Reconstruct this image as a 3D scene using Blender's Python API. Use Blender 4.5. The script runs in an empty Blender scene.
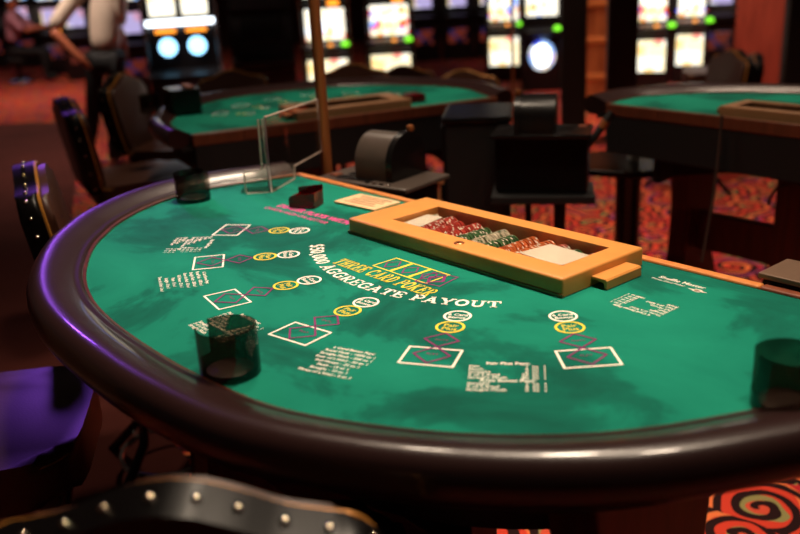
import bpy, bmesh, math, random
from mathutils import Vector, Matrix
random.seed(7)
PI = math.pi
scene = bpy.context.scene
COL = scene.collection

# ------------------------------------------------------------------ camera
FPX, PITCH, YAW, ROLL = 890.42, 0.32839, -0.87988, -0.05412
CAM = Vector((1.2850, -1.3897, 1.4745))
cp, sp = math.cos(PITCH), math.sin(PITCH)
FW = Vector((math.sin(YAW) * cp, math.cos(YAW) * cp, -sp))
RT0 = Vector((math.cos(YAW), -math.sin(YAW), 0))
UP0 = RT0.cross(FW)
RT = RT0 * math.cos(ROLL) + UP0 * math.sin(ROLL)
UP = UP0 * math.cos(ROLL) - RT0 * math.sin(ROLL)
cd = bpy.data.cameras.new('camera')
cd.sensor_width = 36.0
cd.lens = FPX * 36.0 / 800.0
cd.clip_start, cd.clip_end = 0.05, 100
cd.dof.use_dof = True
cd.dof.focus_distance = 1.72
cd.dof.aperture_fstop = 2.3
cam = bpy.data.objects.new('camera', cd)
cam.matrix_world = Matrix(((RT.x, UP.x, -FW.x, CAM.x), (RT.y, UP.y, -FW.y, CAM.y), (RT.z, UP.z, -FW.z, CAM.z), (0, 0, 0, 1)))
COL.objects.link(cam)
scene.camera = cam
FH = Vector((FW.x, FW.y, 0)).normalized()


def ray(u, v):
    return FW + RT * ((u - 400) / FPX) + UP * ((267 - v) / FPX)


def onz(u, v, z):                       # pixel -> point on the horizontal plane z
    d = ray(u, v)
    return CAM + d * ((z - CAM.z) / d.z)


def atd(u, v, D):                       # pixel -> point at horizontal forward distance D
    d = ray(u, v)
    return CAM + d * (D / d.dot(FH))


# ------------------------------------------------------------------ world, lights, exposure
vs = scene.view_settings
vs.view_transform = 'Standard'
vs.look = 'None'
vs.exposure = 0.0
vs.gamma = 1.0
vs.use_curve_mapping = False
w = bpy.data.worlds.new('world')
scene.world = w
w.use_nodes = True
w.node_tree.nodes['Background'].inputs[0].default_value = (1.0, 0.62, 0.5, 1)
w.node_tree.nodes['Background'].inputs[1].default_value = 0.018


def area(name, loc, target, size, power, color, spread=PI):
    l = bpy.data.lights.new(name, 'AREA')
    l.shape = 'DISK'
    l.size = size
    l.energy = power
    l.color = color
    l.spread = spread
    o = bpy.data.objects.new(name, l)
    o.location = loc
    o.rotation_euler = (Vector(target) - Vector(loc)).to_track_quat('-Z', 'Y').to_euler()
    COL.objects.link(o)
    return o


WARM = (1.0, 0.80, 0.60)
area('ceiling_lamp_table', (0.15, 0.30, 3.3), (0.1, -0.35, 0.9), 0.35, 19, WARM, 1.6)
area('ceiling_lamp_table', (-0.75, 0.10, 3.3), (-0.5, -0.3, 0.9), 0.30, 9, WARM, 1.35)
area('ceiling_lamp_table', (1.05, 0.30, 3.3), (0.6, -0.4, 0.9), 0.30, 8, WARM, 1.6)
area('ceiling_lamp_pit', (-2.3, 0.9, 3.3), (-2.0, 0.8, 0.9), 0.35, 11, WARM, 1.6)
area('ceiling_lamp_pit', (-0.9, 2.5, 3.3), (-1.2, 2.6, 0.0), 0.35, 17, (1, 0.75, 0.55), 1.5)
area('ceiling_lamp_pit', (-3.6, 3.8, 3.3), (-3.6, 4.0, 0.0), 0.4, 24, (1, 0.7, 0.5), 1.7)
area('ceiling_lamp_aisle', (-11.0, 2.6, 3.4), (-11.0, 2.6, 0), 0.5, 75, (1, 0.72, 0.58), 2.4)
area('ceiling_lamp_aisle', (-5.9, 0.7, 3.4), (-6.2, 1.5, 0.8), 0.4, 26, (1, 0.8, 0.65), 1.6)
area('ceiling_lamp_aisle', (-3.6, 6.6, 3.4), (-3.8, 7.4, 0.0), 0.5, 70, (1, 0.68, 0.5), 2.4)
area('ceiling_lamp_aisle', (-1.2, 7.4, 3.4), (-1.2, 7.8, 0.0), 0.5, 70, (1, 0.68, 0.55), 2.4)
area('added_violet_lamp', (-6.0, 0.9, 3.3), (-1.0, -0.33, 0.9), 0.40, 0.55, (0.38, 0.11, 1.0), 0.20)  # unseen lamp added to put a violet reflection on the left rail
area('ceiling_lamp_pit', (-0.6, 1.0, 3.3), (-0.6, 1.7, 0.9), 0.3, 4.5, (1, 0.78, 0.58), 1.4)


# ------------------------------------------------------------------ materials
def lin(c):
    return tuple((x / 12.92 if x <= 0.04045 else ((x + 0.055) / 1.055) ** 2.4) for x in [v / 255.0 for v in c])


MATS = {}


def mat(name, rgb, rough=0.5, metal=0.0, coat=0.0, emit=None, estr=0.0, trans=0.0, ior=1.45, alpha=1.0, var=0.0, vscale=30.0, bump=0.0, spec=0.5):
    if name in MATS:
        return MATS[name]
    m = bpy.data.materials.new(name)
    m.use_nodes = True
    nt = m.node_tree
    b = nt.nodes['Principled BSDF']
    c = lin(rgb)
    b.inputs['Base Color'].default_value = (*c, 1)
    b.inputs['Roughness'].default_value = rough
    b.inputs['Metallic'].default_value = metal
    b.inputs['Coat Weight'].default_value = coat
    b.inputs['Transmission Weight'].default_value = trans
    b.inputs['IOR'].default_value = ior
    b.inputs['Alpha'].default_value = alpha
    b.inputs['Specular IOR Level'].default_value = spec
    if emit:
        b.inputs['Emission Color'].default_value = (*lin(emit), 1)
        b.inputs['Emission Strength'].default_value = estr
    if var or bump:
        tc = nt.nodes.new('ShaderNodeTexCoord')
        nz = nt.nodes.new('ShaderNodeTexNoise')
        nz.inputs['Scale'].default_value = vscale
        nz.inputs['Detail'].default_value = 4
        nt.links.new(tc.outputs['Object'], nz.inputs['Vector'])
        if var:
            rp = nt.nodes.new('ShaderNodeValToRGB')
            rp.color_ramp.elements[0].position = 0.3
            rp.color_ramp.elements[1].position = 0.7
            rp.color_ramp.elements[0].color = (*[x * (1 - var) for x in c], 1)
            rp.color_ramp.elements[1].color = (*[min(1, x * (1 + var)) for x in c], 1)
            nt.links.new(nz.outputs['Fac'], rp.inputs['Fac'])
            nt.links.new(rp.outputs['Color'], b.inputs['Base Color'])
        if bump:
            bp = nt.nodes.new('ShaderNodeBump')
            bp.inputs['Strength'].default_value = bump
            bp.inputs['Distance'].default_value = 0.002
            nt.links.new(nz.outputs['Fac'], bp.inputs['Height'])
            nt.links.new(bp.outputs['Normal'], b.inputs['Normal'])
    MATS[name] = m
    return m


class NT:
    def __init__(s, name):
        s.m = bpy.data.materials.new(name)
        s.m.use_nodes = True
        s.t = s.m.node_tree
        s.b = s.t.nodes['Principled BSDF']

    def n(s, kind, **kw):
        x = s.t.nodes.new(kind)
        for k, v in kw.items():
            setattr(x, k, v)
        return x

    def math(s, op, a, b=None):
        x = s.n('ShaderNodeMath', operation=op)
        for i, v in enumerate((a, b)):
            if v is None:
                continue
            if isinstance(v, (int, float)):
                x.inputs[i].default_value = v
            else:
                s.t.links.new(v, x.inputs[i])
        return x.outputs[0]

    def link(s, a, b):
        s.t.links.new(a, b)

    def ramp(s, fac, stops, interp='LINEAR'):
        r = s.n('ShaderNodeValToRGB')
        r.color_ramp.interpolation = interp
        els = r.color_ramp.elements
        while len(els) < len(stops):
            els.new(0.5)
        for e, (p, c) in zip(els, stops):
            e.position = p
            e.color = (*lin(c), 1)
        s.link(fac, r.inputs['Fac'])
        return r.outputs['Color']

    def mix(s, fac, a, b):
        x = s.n('ShaderNodeMix', data_type='RGBA')
        if isinstance(fac, (int, float)):
            x.inputs[0].default_value = fac
        else:
            s.link(fac, x.inputs[0])
        for sock, v in ((x.inputs[6], a), (x.inputs[7], b)):
            if isinstance(v, tuple):
                sock.default_value = (*lin(v), 1)
            else:
                s.link(v, sock)
        return x.outputs[2]


def felt_material():
    k = NT('felt_green')
    tc = k.n('ShaderNodeTexCoord')
    mp = k.n('ShaderNodeMapping')
    mp.inputs['Rotation'].default_value = (0, 0, 0.6)
    mp.inputs['Scale'].default_value = (1.0, 1.25, 1)
    k.link(tc.outputs['Object'], mp.inputs['Vector'])
    n1 = k.n('ShaderNodeTexNoise')
    n1.inputs['Scale'].default_value = 3.0
    n1.inputs['Detail'].default_value = 6
    n1.inputs['Roughness'].default_value = 0.6
    n1.inputs['Distortion'].default_value = 0.5
    k.link(mp.outputs['Vector'], n1.inputs['Vector'])
    c = k.ramp(n1.outputs['Fac'], [(0.36, (0, 78, 64)), (0.455, (2, 94, 77)), (0.50, (8, 114, 93)), (0.70, (16, 126, 102))])
    n2 = k.n('ShaderNodeTexNoise')
    n2.inputs['Scale'].default_value = 900
    k.link(tc.outputs['Object'], n2.inputs['Vector'])
    bp = k.n('ShaderNodeBump')
    bp.inputs['Strength'].default_value = 0.25
    bp.inputs['Distance'].default_value = 0.001
    k.link(n2.outputs['Fac'], bp.inputs['Height'])
    k.link(bp.outputs['Normal'], k.b.inputs['Normal'])
    k.link(c, k.b.inputs['Base Color'])
    k.b.inputs['Roughness'].default_value = 0.9
    k.b.inputs['Specular IOR Level'].default_value = 0.15
    k.b.inputs['Sheen Weight'].default_value = 0.0
    return k.m


def carpet_material():
    k = NT('carpet_swirl')
    tc = k.n('ShaderNodeTexCoord')
    nd = k.n('ShaderNodeTexNoise')
    nd.inputs['Scale'].default_value = 6
    k.link(tc.outputs['Object'], nd.inputs['Vector'])
    add = k.n('ShaderNodeVectorMath', operation='MULTIPLY_ADD')
    add.inputs[1].default_value = (0.05, 0.05, 0)
    k.link(nd.outputs['Color'], add.inputs[0])
    k.link(tc.outputs['Object'], add.inputs[2])
    vo = k.n('ShaderNodeTexVoronoi', voronoi_dimensions='2D')
    vo.inputs['Scale'].default_value = 4.3
    vo.inputs['Randomness'].default_value = 0.75
    k.link(add.outputs[0], vo.inputs['Vector'])
    sb = k.n('ShaderNodeVectorMath', operation='SUBTRACT')
    k.link(add.outputs[0], sb.inputs[0])
    k.link(vo.outputs['Position'], sb.inputs[1])
    sx = k.n('ShaderNodeSeparateXYZ')
    k.link(sb.outputs[0], sx.inputs[0])
    ang = k.math('ARCTAN2', sx.outputs[1], sx.outputs[0])
    ln = k.n('ShaderNodeVectorMath', operation='LENGTH')
    k.link(sb.outputs[0], ln.inputs[0])
    d = ln.outputs['Value']
    sw = k.math('SINE', k.math('ADD', ang, k.math('MULTIPLY', d, 115.0)))
    msk = k.math('GREATER_THAN', sw, -0.1)
    sc = k.n('ShaderNodeSeparateColor')
    k.link(vo.outputs['Color'], sc.inputs[0])
    sel = k.math('FRACT', k.math('ADD', k.math('ADD', sc.outputs[0], k.math('MULTIPLY', d, 5.0)), k.math('MULTIPLY', nd.outputs['Fac'], 0.5)))
    c = k.ramp(sel, [(0.0, (206, 62, 44)), (0.28, (226, 116, 66)), (0.42, (184, 40, 46)), (0.60, (136, 58, 106)), (0.72, (204, 76, 54)), (0.88, (140, 130, 80))], 'CONSTANT')
    c2 = k.mix(msk, (40, 20, 20), c)
    k.link(c2, k.b.inputs['Base Color'])
    k.b.inputs['Roughness'].default_value = 0.95
    k.b.inputs['Specular IOR Level'].default_value = 0.1
    return k.m


def screen_material(name, stops, strength, scale, seed=0.0):
    k = NT(name)
    tc = k.n('ShaderNodeTexCoord')
    mp = k.n('ShaderNodeMapping')
    mp.inputs['Location'].default_value = (seed, seed * 1.7, seed * 0.6)
    k.link(tc.outputs['Object'], mp.inputs['Vector'])
    vo = k.n('ShaderNodeTexVoronoi', distance='CHEBYCHEV')
    vo.inputs['Scale'].default_value = scale
    k.link(mp.outputs['Vector'], vo.inputs['Vector'])
    sc = k.n('ShaderNodeSeparateColor')
    k.link(vo.outputs['Color'], sc.inputs[0])
    c = k.ramp(sc.outputs[0], stops, 'CONSTANT')
    k.b.inputs['Base Color'].default_value = (0.02, 0.02, 0.02, 1)
    k.b.inputs['Roughness'].default_value = 0.2
    k.link(c, k.b.inputs['Emission Color'])
    k.b.inputs['Emission Strength'].default_value = strength
    return k.m


def wood_material(name, a, b, scale=6.0, rough=0.35):
    k = NT(name)
    tc = k.n('ShaderNodeTexCoord')
    mp = k.n('ShaderNodeMapping')
    mp.inputs['Scale'].default_value = (1, 1, 0.12)
    k.link(tc.outputs['Object'], mp.inputs['Vector'])
    n1 = k.n('ShaderNodeTexNoise')
    n1.inputs['Scale'].default_value = scale * 6
    n1.inputs['Detail'].default_value = 5
    n1.inputs['Distortion'].default_value = 0.7
    k.link(mp.outputs['Vector'], n1.inputs['Vector'])
    c = k.ramp(n1.outputs['Fac'], [(0.3, a), (0.7, b)])
    k.link(c, k.b.inputs['Base Color'])
    k.b.inputs['Roughness'].default_value = rough
    return k.m


def thin_glass(name, tint, gloss=0.06, rough=0.02):
    """thin clear sheet: lets light through tinted, with a fresnel reflection"""
    m = bpy.data.materials.new(name)
    m.use_nodes = True
    nt = m.node_tree
    nt.nodes.remove(nt.nodes['Principled BSDF'])
    tr = nt.nodes.new('ShaderNodeBsdfTransparent')
    tr.inputs['Color'].default_value = (*lin(tint), 1)
    gl_ = nt.nodes.new('ShaderNodeBsdfGlossy')
    gl_.inputs['Roughness'].default_value = rough
    lw = nt.nodes.new('ShaderNodeLayerWeight')
    lw.inputs['Blend'].default_value = 0.5
    fp = nt.nodes.new('ShaderNodeMath')
    fp.operation = 'POWER'
    fp.inputs[1].default_value = 4.0
    nt.links.new(lw.outputs['Facing'], fp.inputs[0])
    fr = nt.nodes.new('ShaderNodeMath')
    fr.operation = 'MULTIPLY_ADD'
    fr.inputs[1].default_value = 0.55
    fr.inputs[2].default_value = 0.03
    nt.links.new(fp.outputs[0], fr.inputs[0])
    tc = nt.nodes.new('ShaderNodeTexCoord')
    nz = nt.nodes.new('ShaderNodeTexNoise')
    nz.inputs['Scale'].default_value = 12
    nt.links.new(tc.outputs['Object'], nz.inputs['Vector'])
    ml = nt.nodes.new('ShaderNodeMath')
    ml.operation = 'MULTIPLY_ADD'
    ml.inputs[1].default_value = gloss
    nt.links.new(nz.outputs['Fac'], ml.inputs[0])
    nt.links.new(fr.outputs[0], ml.inputs[2])
    mx = nt.nodes.new('ShaderNodeMixShader')
    nt.links.new(ml.outputs[0], mx.inputs[0])
    nt.links.new(tr.outputs[0], mx.inputs[1])
    nt.links.new(gl_.outputs[0], mx.inputs[2])
    nt.links.new(mx.outputs[0], nt.nodes['Material Output'].inputs['Surface'])
    return m


M_FELT = felt_material()
M_CARPET = carpet_material()
M_WALK = mat('walkway_shaded_brown', (76, 36, 31), 0.9, spec=0.08, var=0.15, vscale=3)  # walkway brown, darkened to stand in for unlit floor as well
M_RAIL = mat('rail_leather', (40, 22, 21), 0.30, coat=0.30, bump=0.12, vscale=400, var=0.1)
M_BLACK = mat('black_gloss', (14, 12, 12), 0.25, var=0.1, vscale=20)
M_BLACKM = mat('black_matte', (12, 10, 10), 0.65, var=0.1, vscale=20)
M_DARKPL = mat('dark_plastic', (68, 58, 52), 0.34, var=0.06, vscale=40)
M_REDWOOD = wood_material('red_wood', (58, 18, 12), (86, 30, 18))
M_GOLDW = wood_material('honey_trim', (196, 118, 62), (216, 138, 76), rough=0.3)
M_BROWNTRIM = wood_material('brown_trim', (110, 58, 40), (128, 70, 48), rough=0.3)
M_DARKTRIM = wood_material('dark_trim', (92, 50, 34), (112, 62, 42), rough=0.3)
M_LIDB = mat('lid_brown', (142, 100, 66), 0.45, var=0.06, vscale=25)
M_LID = mat('lid_tan', (206, 136, 66), 0.42, var=0.05, vscale=25, bump=0.05)
M_LIDSIDE = mat('lid_olive', (112, 88, 44), 0.5, var=0.05, vscale=25)
M_GLASS = thin_glass('clear_glass', (250, 248, 244))
M_ACRYL = thin_glass('clear_acrylic', (248, 244, 240), 0.08)
M_SMOKE = thin_glass('smoked_acrylic', (176, 168, 160), 0.03, 0.05)
M_REDACR = mat('red_acrylic', (120, 14, 18), 0.12, trans=0.55, ior=1.4)
M_WHITE = mat('print_white', (244, 238, 222), 0.7, var=0.03, vscale=60)
M_YELLOW = mat('print_yellow', (222, 202, 50), 0.7, var=0.06, vscale=60)
M_PURPLE = mat('print_purple', (118, 20, 92), 0.8, var=0.1, vscale=60)
M_PINK = mat('print_pink', (208, 66, 138), 0.8, var=0.1, vscale=40)
M_CREAM = mat('card_cream', (226, 186, 140), 0.5, var=0.06, vscale=30)
M_PAPER = mat('paper_white', (240, 232, 220), 0.7, var=0.03, vscale=30)
M_BRASS = mat('brass', (168, 100, 56), 0.35, metal=0.6, var=0.05, vscale=20)
M_STEEL = mat('steel', (180, 176, 170), 0.25, metal=1.0, var=0.03, vscale=20)
M_LEATHER = mat('chair_leather', (60, 33, 22), 0.42, spec=0.4, coat=0.0, bump=0.15, vscale=220, var=0.12)
M_LEATHERB = mat('chair_edge_black', (8, 6, 6), 0.30, spec=0.2, coat=0.0, var=0.1, vscale=30)
M_PIPING = mat('gold_piping', (170, 112, 44), 0.4, metal=0.3, var=0.05, vscale=30)
M_STUD = mat('stud_brass', (235, 215, 190), 0.12, metal=1.0, var=0.02, vscale=20)
M_CABINET = mat('slot_cabinet', (20, 16, 18), 0.3, var=0.1, vscale=10)
M_SLOTWOOD = wood_material('slot_wood', (92, 52, 38), (118, 70, 52))
M_SLOTTRIM = mat('slot_trim', (150, 130, 130), 0.25, metal=0.8, var=0.05, vscale=10)
M_WALL = mat('far_wall', (58, 26, 24), 0.8, var=0.2, vscale=1.2)
M_SHIRT = mat('shirt_beige', (196, 176, 160), 0.8, var=0.06, vscale=14)
M_SHIRTP = mat('shirt_pink', (176, 120, 136), 0.8, var=0.06, vscale=14)
M_TROUSER = mat('trousers_black', (14, 13, 16), 0.8, var=0.1, vscale=14)
M_SKIN = mat('skin', (170, 92, 62), 0.5, var=0.05, vscale=20)
M_HAIR = mat('hair_dark', (22, 15, 13), 0.5, var=0.1, vscale=50)

WHITE_STOPS = [(0, (255, 246, 224)), (0.55, (255, 236, 170)), (0.68, (245, 250, 255)), (0.80, (250, 150, 60)), (0.87, (90, 150, 255)), (0.94, (235, 60, 50))]
BLUE_STOPS = [(0, (150, 190, 255)), (0.3, (240, 246, 255)), (0.6, (70, 90, 240)), (0.75, (210, 170, 255)), (0.9, (255, 240, 220))]
DIM_STOPS = [(0, (30, 24, 60)), (0.4, (90, 80, 160)), (0.7, (190, 190, 230)), (0.85, (200, 80, 60))]
S_WHITE = [screen_material('screen_white', WHITE_STOPS, 1.7, 16, i * 3.1) for i in range(4)]
S_CREAM = screen_material('screen_cream', [(0, (255, 236, 190)), (0.5, (255, 248, 226)), (0.8, (255, 214, 140)), (0.92, (255, 150, 130))], 1.6, 10, 1.3)
S_BLUE = screen_material('screen_blue', BLUE_STOPS, 1.3, 9, 0.7)
S_FAR = screen_material('screen_far', [(0, (190, 176, 226)), (0.3, (236, 232, 250)), (0.5, (92, 104, 220)), (0.65, (214, 160, 190)), (0.8, (255, 226, 170)), (0.92, (40, 40, 90))], 1.0, 5, 4.4)
S_DIM = screen_material('screen_dim', DIM_STOPS, 0.18, 9, 2.1)
E_GREEN = mat('glow_green', (10, 30, 10), 0.3, emit=(120, 230, 40), estr=2.0)
E_ORANGE = mat('glow_orange', (40, 20, 5), 0.3, emit=(255, 150, 40), estr=2.2)
E_WHITE = mat('glow_white', (60, 60, 60), 0.3, emit=(235, 244, 255), estr=4.0)
E_BLUE = mat('glow_blue', (10, 10, 60), 0.3, emit=(40, 50, 255), estr=3.0)
E_RED = mat('glow_red', (60, 8, 8), 0.3, emit=(240, 40, 40), estr=1.3)
E_CYAN = mat('glow_cyan', (10, 40, 60), 0.3, emit=(150, 215, 255), estr=3.2)


# ------------------------------------------------------------------ object helpers
def link(name, me, m=None, parent=None, smooth=False, loc=None, rot=None):
    o = bpy.data.objects.new(name, me)
    COL.objects.link(o)
    if m is not None and len(me.materials) == 0:
        me.materials.append(m)
    if smooth:
        for p in me.polygons:
            p.use_smooth = True
    if parent is not None:
        o.parent = parent
    if loc is not None:
        o.location = loc
    if rot is not None:
        o.rotation_euler = rot
    return o


def pyd(name, v, f, m, parent=None, smooth=False, **kw):
    me = bpy.data.meshes.new(name)
    me.from_pydata([tuple(x) for x in v], [], f)
    me.update()
    return link(name, me, m, parent, smooth, **kw)


def bmo(name, bm, m, parent=None, smooth=False, angle=None, **kw):
    bmesh.ops.recalc_face_normals(bm, faces=bm.faces)
    me = bpy.data.meshes.new(name)
    bm.to_mesh(me)
    bm.free()
    o = link(name, me, m, parent, smooth, **kw)
    if angle:
        try:
            me.set_sharp_from_angle(angle=angle)
        except Exception:
            pass
    return o


def empty(name, loc=(0, 0, 0), rz=0.0):
    o = bpy.data.objects.new(name, None)
    COL.objects.link(o)
    o.location = loc
    o.rotation_euler = (0, 0, rz)
    o.empty_display_size = 0.05
    return o


def tag(o, label, cat, group=None):
    o['label'] = label
    o['category'] = cat
    if group:
        o['group'] = group
    return o


def structure(o):
    o['kind'] = 'structure'
    return o


def copy_tree(o, parent=None):
    c = o.copy()
    COL.objects.link(c)
    if parent is not None:
        c.parent = parent
    for ch in list(o.children):
        copy_tree(ch, c)
    return c


def add_box(bm, c, s, rz=0.0, bevel=0.0, mtx=None):
    r = bmesh.ops.create_cube(bm, size=1.0)
    vs_ = r['verts']
    M = Matrix.Translation(c) @ Matrix.Rotation(rz, 4, 'Z') @ Matrix.Diagonal((*s, 1))
    if mtx is not None:
        M = mtx @ M
    bmesh.ops.transform(bm, matrix=M, verts=vs_)
    if bevel > 0:
        es = list({e for v in vs_ for e in v.link_edges})
        bmesh.ops.bevel(bm, geom=es, offset=bevel, segments=2, profile=0.5, affect='EDGES', clamp_overlap=True)


def box(name, c, s, m, parent=None, rz=0.0, bevel=0.0):
    bm = bmesh.new()
    add_box(bm, (0, 0, 0), s, 0, bevel)
    return bmo(name, bm, m, parent, loc=c, rot=(0, 0, rz))


def add_tube(bm, pts, r, seg=10, cap=True, closed=False):
    pts = [Vector(p) for p in pts]
    n = len(pts)
    rs = r if isinstance(r, (list, tuple)) else [r] * n
    rings = []
    up = None
    for i, p in enumerate(pts):
        if closed:
            t = (pts[(i + 1) % n] - pts[i - 1])
        else:
            t = (pts[min(i + 1, n - 1)] - pts[max(i - 1, 0)])
        t.normalize()
        if up is None:
            up = Vector((0, 0, 1)) if abs(t.z) < 0.9 else Vector((1, 0, 0))
        a = t.cross(up)
        if a.length < 1e-5:
            a = t.orthogonal()
        a.normalize()
        b = a.cross(t)
        up = b
        rings.append([bm.verts.new(p + a * (rs[i] * math.cos(2 * PI * k / seg)) + b * (rs[i] * math.sin(2 * PI * k / seg))) for k in range(seg)])
    m_ = n if closed else n - 1
    for i in range(m_):
        A, B = rings[i], rings[(i + 1) % n]
        for k in range(seg):
            bm.faces.new((A[k], A[(k + 1) % seg], B[(k + 1) % seg], B[k]))
    if cap and not closed:
        bm.faces.new(rings[0][::-1])
        bm.faces.new(rings[-1])


def tube(name, pts, r, m, parent=None, seg=10, closed=False, **kw):
    bm = bmesh.new()
    add_tube(bm, pts, r, seg, True, closed)
    return bmo(name, bm, m, parent, True, angle=0.9, **kw)


def lathe(name, prof, m, parent=None, seg=24, **kw):
    bm = bmesh.new()
    rings = []
    for r, z in prof:
        if r < 1e-6:
            rings.append([bm.verts.new((0, 0, z))])
        else:
            rings.append([bm.verts.new((r * math.cos(2 * PI * k / seg), r * math.sin(2 * PI * k / seg), z)) for k in range(seg)])
    for A, B in zip(rings[:-1], rings[1:]):
        for k in range(seg):
            a = [A[k % len(A)], A[(k + 1) % len(A)], B[(k + 1) % len(B)], B[k % len(B)]]
            q = []
            for x in a:
                if x not in q:
                    q.append(x)
            if len(q) > 2:
                bm.faces.new(q)
    return bmo(name, bm, m, parent, True, angle=0.7, **kw)


def extrude_poly(bm, pts, depth, axis='z', bevel=0.0, off=0.0, seg=3):
    # pts 2-D; axis: direction of extrusion. 'y': (x,z) profile; 'x': (y,z); 'z': (x,y)
    def P(a, b, d):
        return {'z': (a, b, d), 'y': (a, d, b), 'x': (d, a, b)}[axis]
    v0 = [bm.verts.new(P(a, b, off)) for a, b in pts]
    v1 = [bm.verts.new(P(a, b, off + depth)) for a, b in pts]
    n = len(pts)
    f0 = bm.faces.new(v0[::-1])
    f1 = bm.faces.new(v1)
    for i in range(n):
        bm.faces.new((v0[i], v0[(i + 1) % n], v1[(i + 1) % n], v1[i]))
    if bevel > 0:
        es = list(set(f0.edges) | set(f1.edges))
        bmesh.ops.bevel(bm, geom=es, offset=bevel, segments=seg, profile=0.5, affect='EDGES', clamp_overlap=True)


def catmull(pts, n=8):
    out = []
    P = [2 * Vector(pts[0]) - Vector(pts[1])] + [Vector(p) for p in pts] + [2 * Vector(pts[-1]) - Vector(pts[-2])]
    for i in range(1, len(P) - 2):
        p0, p1, p2, p3 = P[i - 1:i + 3]
        for k in range(n):
            t = k / n
            out.append(0.5 * ((2 * p1) + (p2 - p0) * t + (2 * p0 - 5 * p1 + 4 * p2 - p3) * t * t + (3 * p1 - p0 - 3 * p2 + p3) * t ** 3))
    out.append(P[-2])
    return out


# ------------------------------------------------------------------ setting: floor, walkway, walls
FZ = 0.90                                # felt height
fl = pyd('floor', [(-26, -6, 0), (8, -6, 0), (8, 24, 0), (-26, 24, 0)], [(0, 1, 2, 3)], M_CARPET)
structure(fl)
fl['label'] = 'red and orange swirl patterned casino carpet'
wk = [onz(-260, 128, 0), onz(96, 122, 0), onz(86, 140, 0), onz(78, 165, 0), onz(69, 240, 0), onz(80, 330, 0), onz(190, 462, 0), onz(190, 530, 0), onz(-300, 530, 0)]  # near end runs past the walkway, painting floor that lies in shade
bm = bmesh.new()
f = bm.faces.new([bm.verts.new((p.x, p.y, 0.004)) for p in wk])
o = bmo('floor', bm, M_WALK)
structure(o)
o['label'] = 'plain brown walkway carpet, also painting the shade on the floor beside the tables'


def wall(name, a, b, h, m):
    a, b = Vector(a), Vector(b)
    d = (b - a)
    mid = (a + b) / 2
    o = box(name, (mid.x, mid.y, h / 2), (d.length, 0.1, h), m, rz=math.atan2(d.y, d.x))
    structure(o)
    return o


pL, pR = CAM + FH * 19 - RT0 * 16, CAM + FH * 19 + RT0 * 12
wall('wall_back', (pL.x, pL.y), (pR.x, pR.y), 4.0, M_WALL)


# ------------------------------------------------------------------ gaming table
LEFT = [(-0.880, 0.024), (-0.900, -0.08), (-0.936, -0.20), (-0.938, -0.31), (-0.895, -0.43), (-0.813, -0.548), (-0.735, -0.622), (-0.635, -0.697), (-0.473, -0.780), (-0.32, -0.830), (-0.17, -0.853)]
RIGHT = [(0.0, -0.860), (0.155, -0.854), (0.328, -0.826), (0.49, -0.746), (0.612, -0.652), (0.702, -0.546), (0.778, -0.405), (0.832, -0.29), (0.842, -0.18), (0.832, -0.07), (0.82, 0.024)]
OUT = [Vector((p.x, p.y)) for p in catmull([Vector(q) for q in LEFT + RIGHT], 6)]      # left end -> near -> right end
NOUT = len(OUT)
NRM = []
for i in range(NOUT):
    t = OUT[min(i + 1, NOUT - 1)] - OUT[max(i - 1, 0)]
    t.normalize()
    NRM.append(Vector((t.y, -t.x)))
EDGE_Y = 0.024


def sweep(prof, close_profile=True):
    """sweep an (offset outward, height) profile along the table outline"""
    bm = bmesh.new()
    rings = []
    for p, n in zip(OUT, NRM):
        rings.append([bm.verts.new((p.x + n.x * d, p.y + n.y * d, FZ + z)) for d, z in prof])
    k = len(prof)
    for A, B in zip(rings[:-1], rings[1:]):
        for j in range(k):
            bm.faces.new((A[j], A[(j + 1) % k], B[(j + 1) % k], B[j]))
    bm.faces.new(rings[0])
    bm.faces.new(rings[-1][::-1])
    return bm


RAILP = [(0.0, -0.03), (0.0, 0.004), (0.004, 0.009), (0.011, 0.012), (0.016, 0.0115), (0.022, 0.015), (0.040, 0.022), (0.058, 0.028), (0.074, 0.031), (0.086, 0.030), (0.096, 0.025), (0.104, 0.016), (0.109, 0.004), (0.110, -0.010),
         (0.107, -0.024), (0.099, -0.036), (0.086, -0.044), (0.06, -0.046)]
TRAY = (-0.205, 0.290, -0.182, -0.036)     # recess for the chip tray: x0 x1 y0 y1


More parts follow.
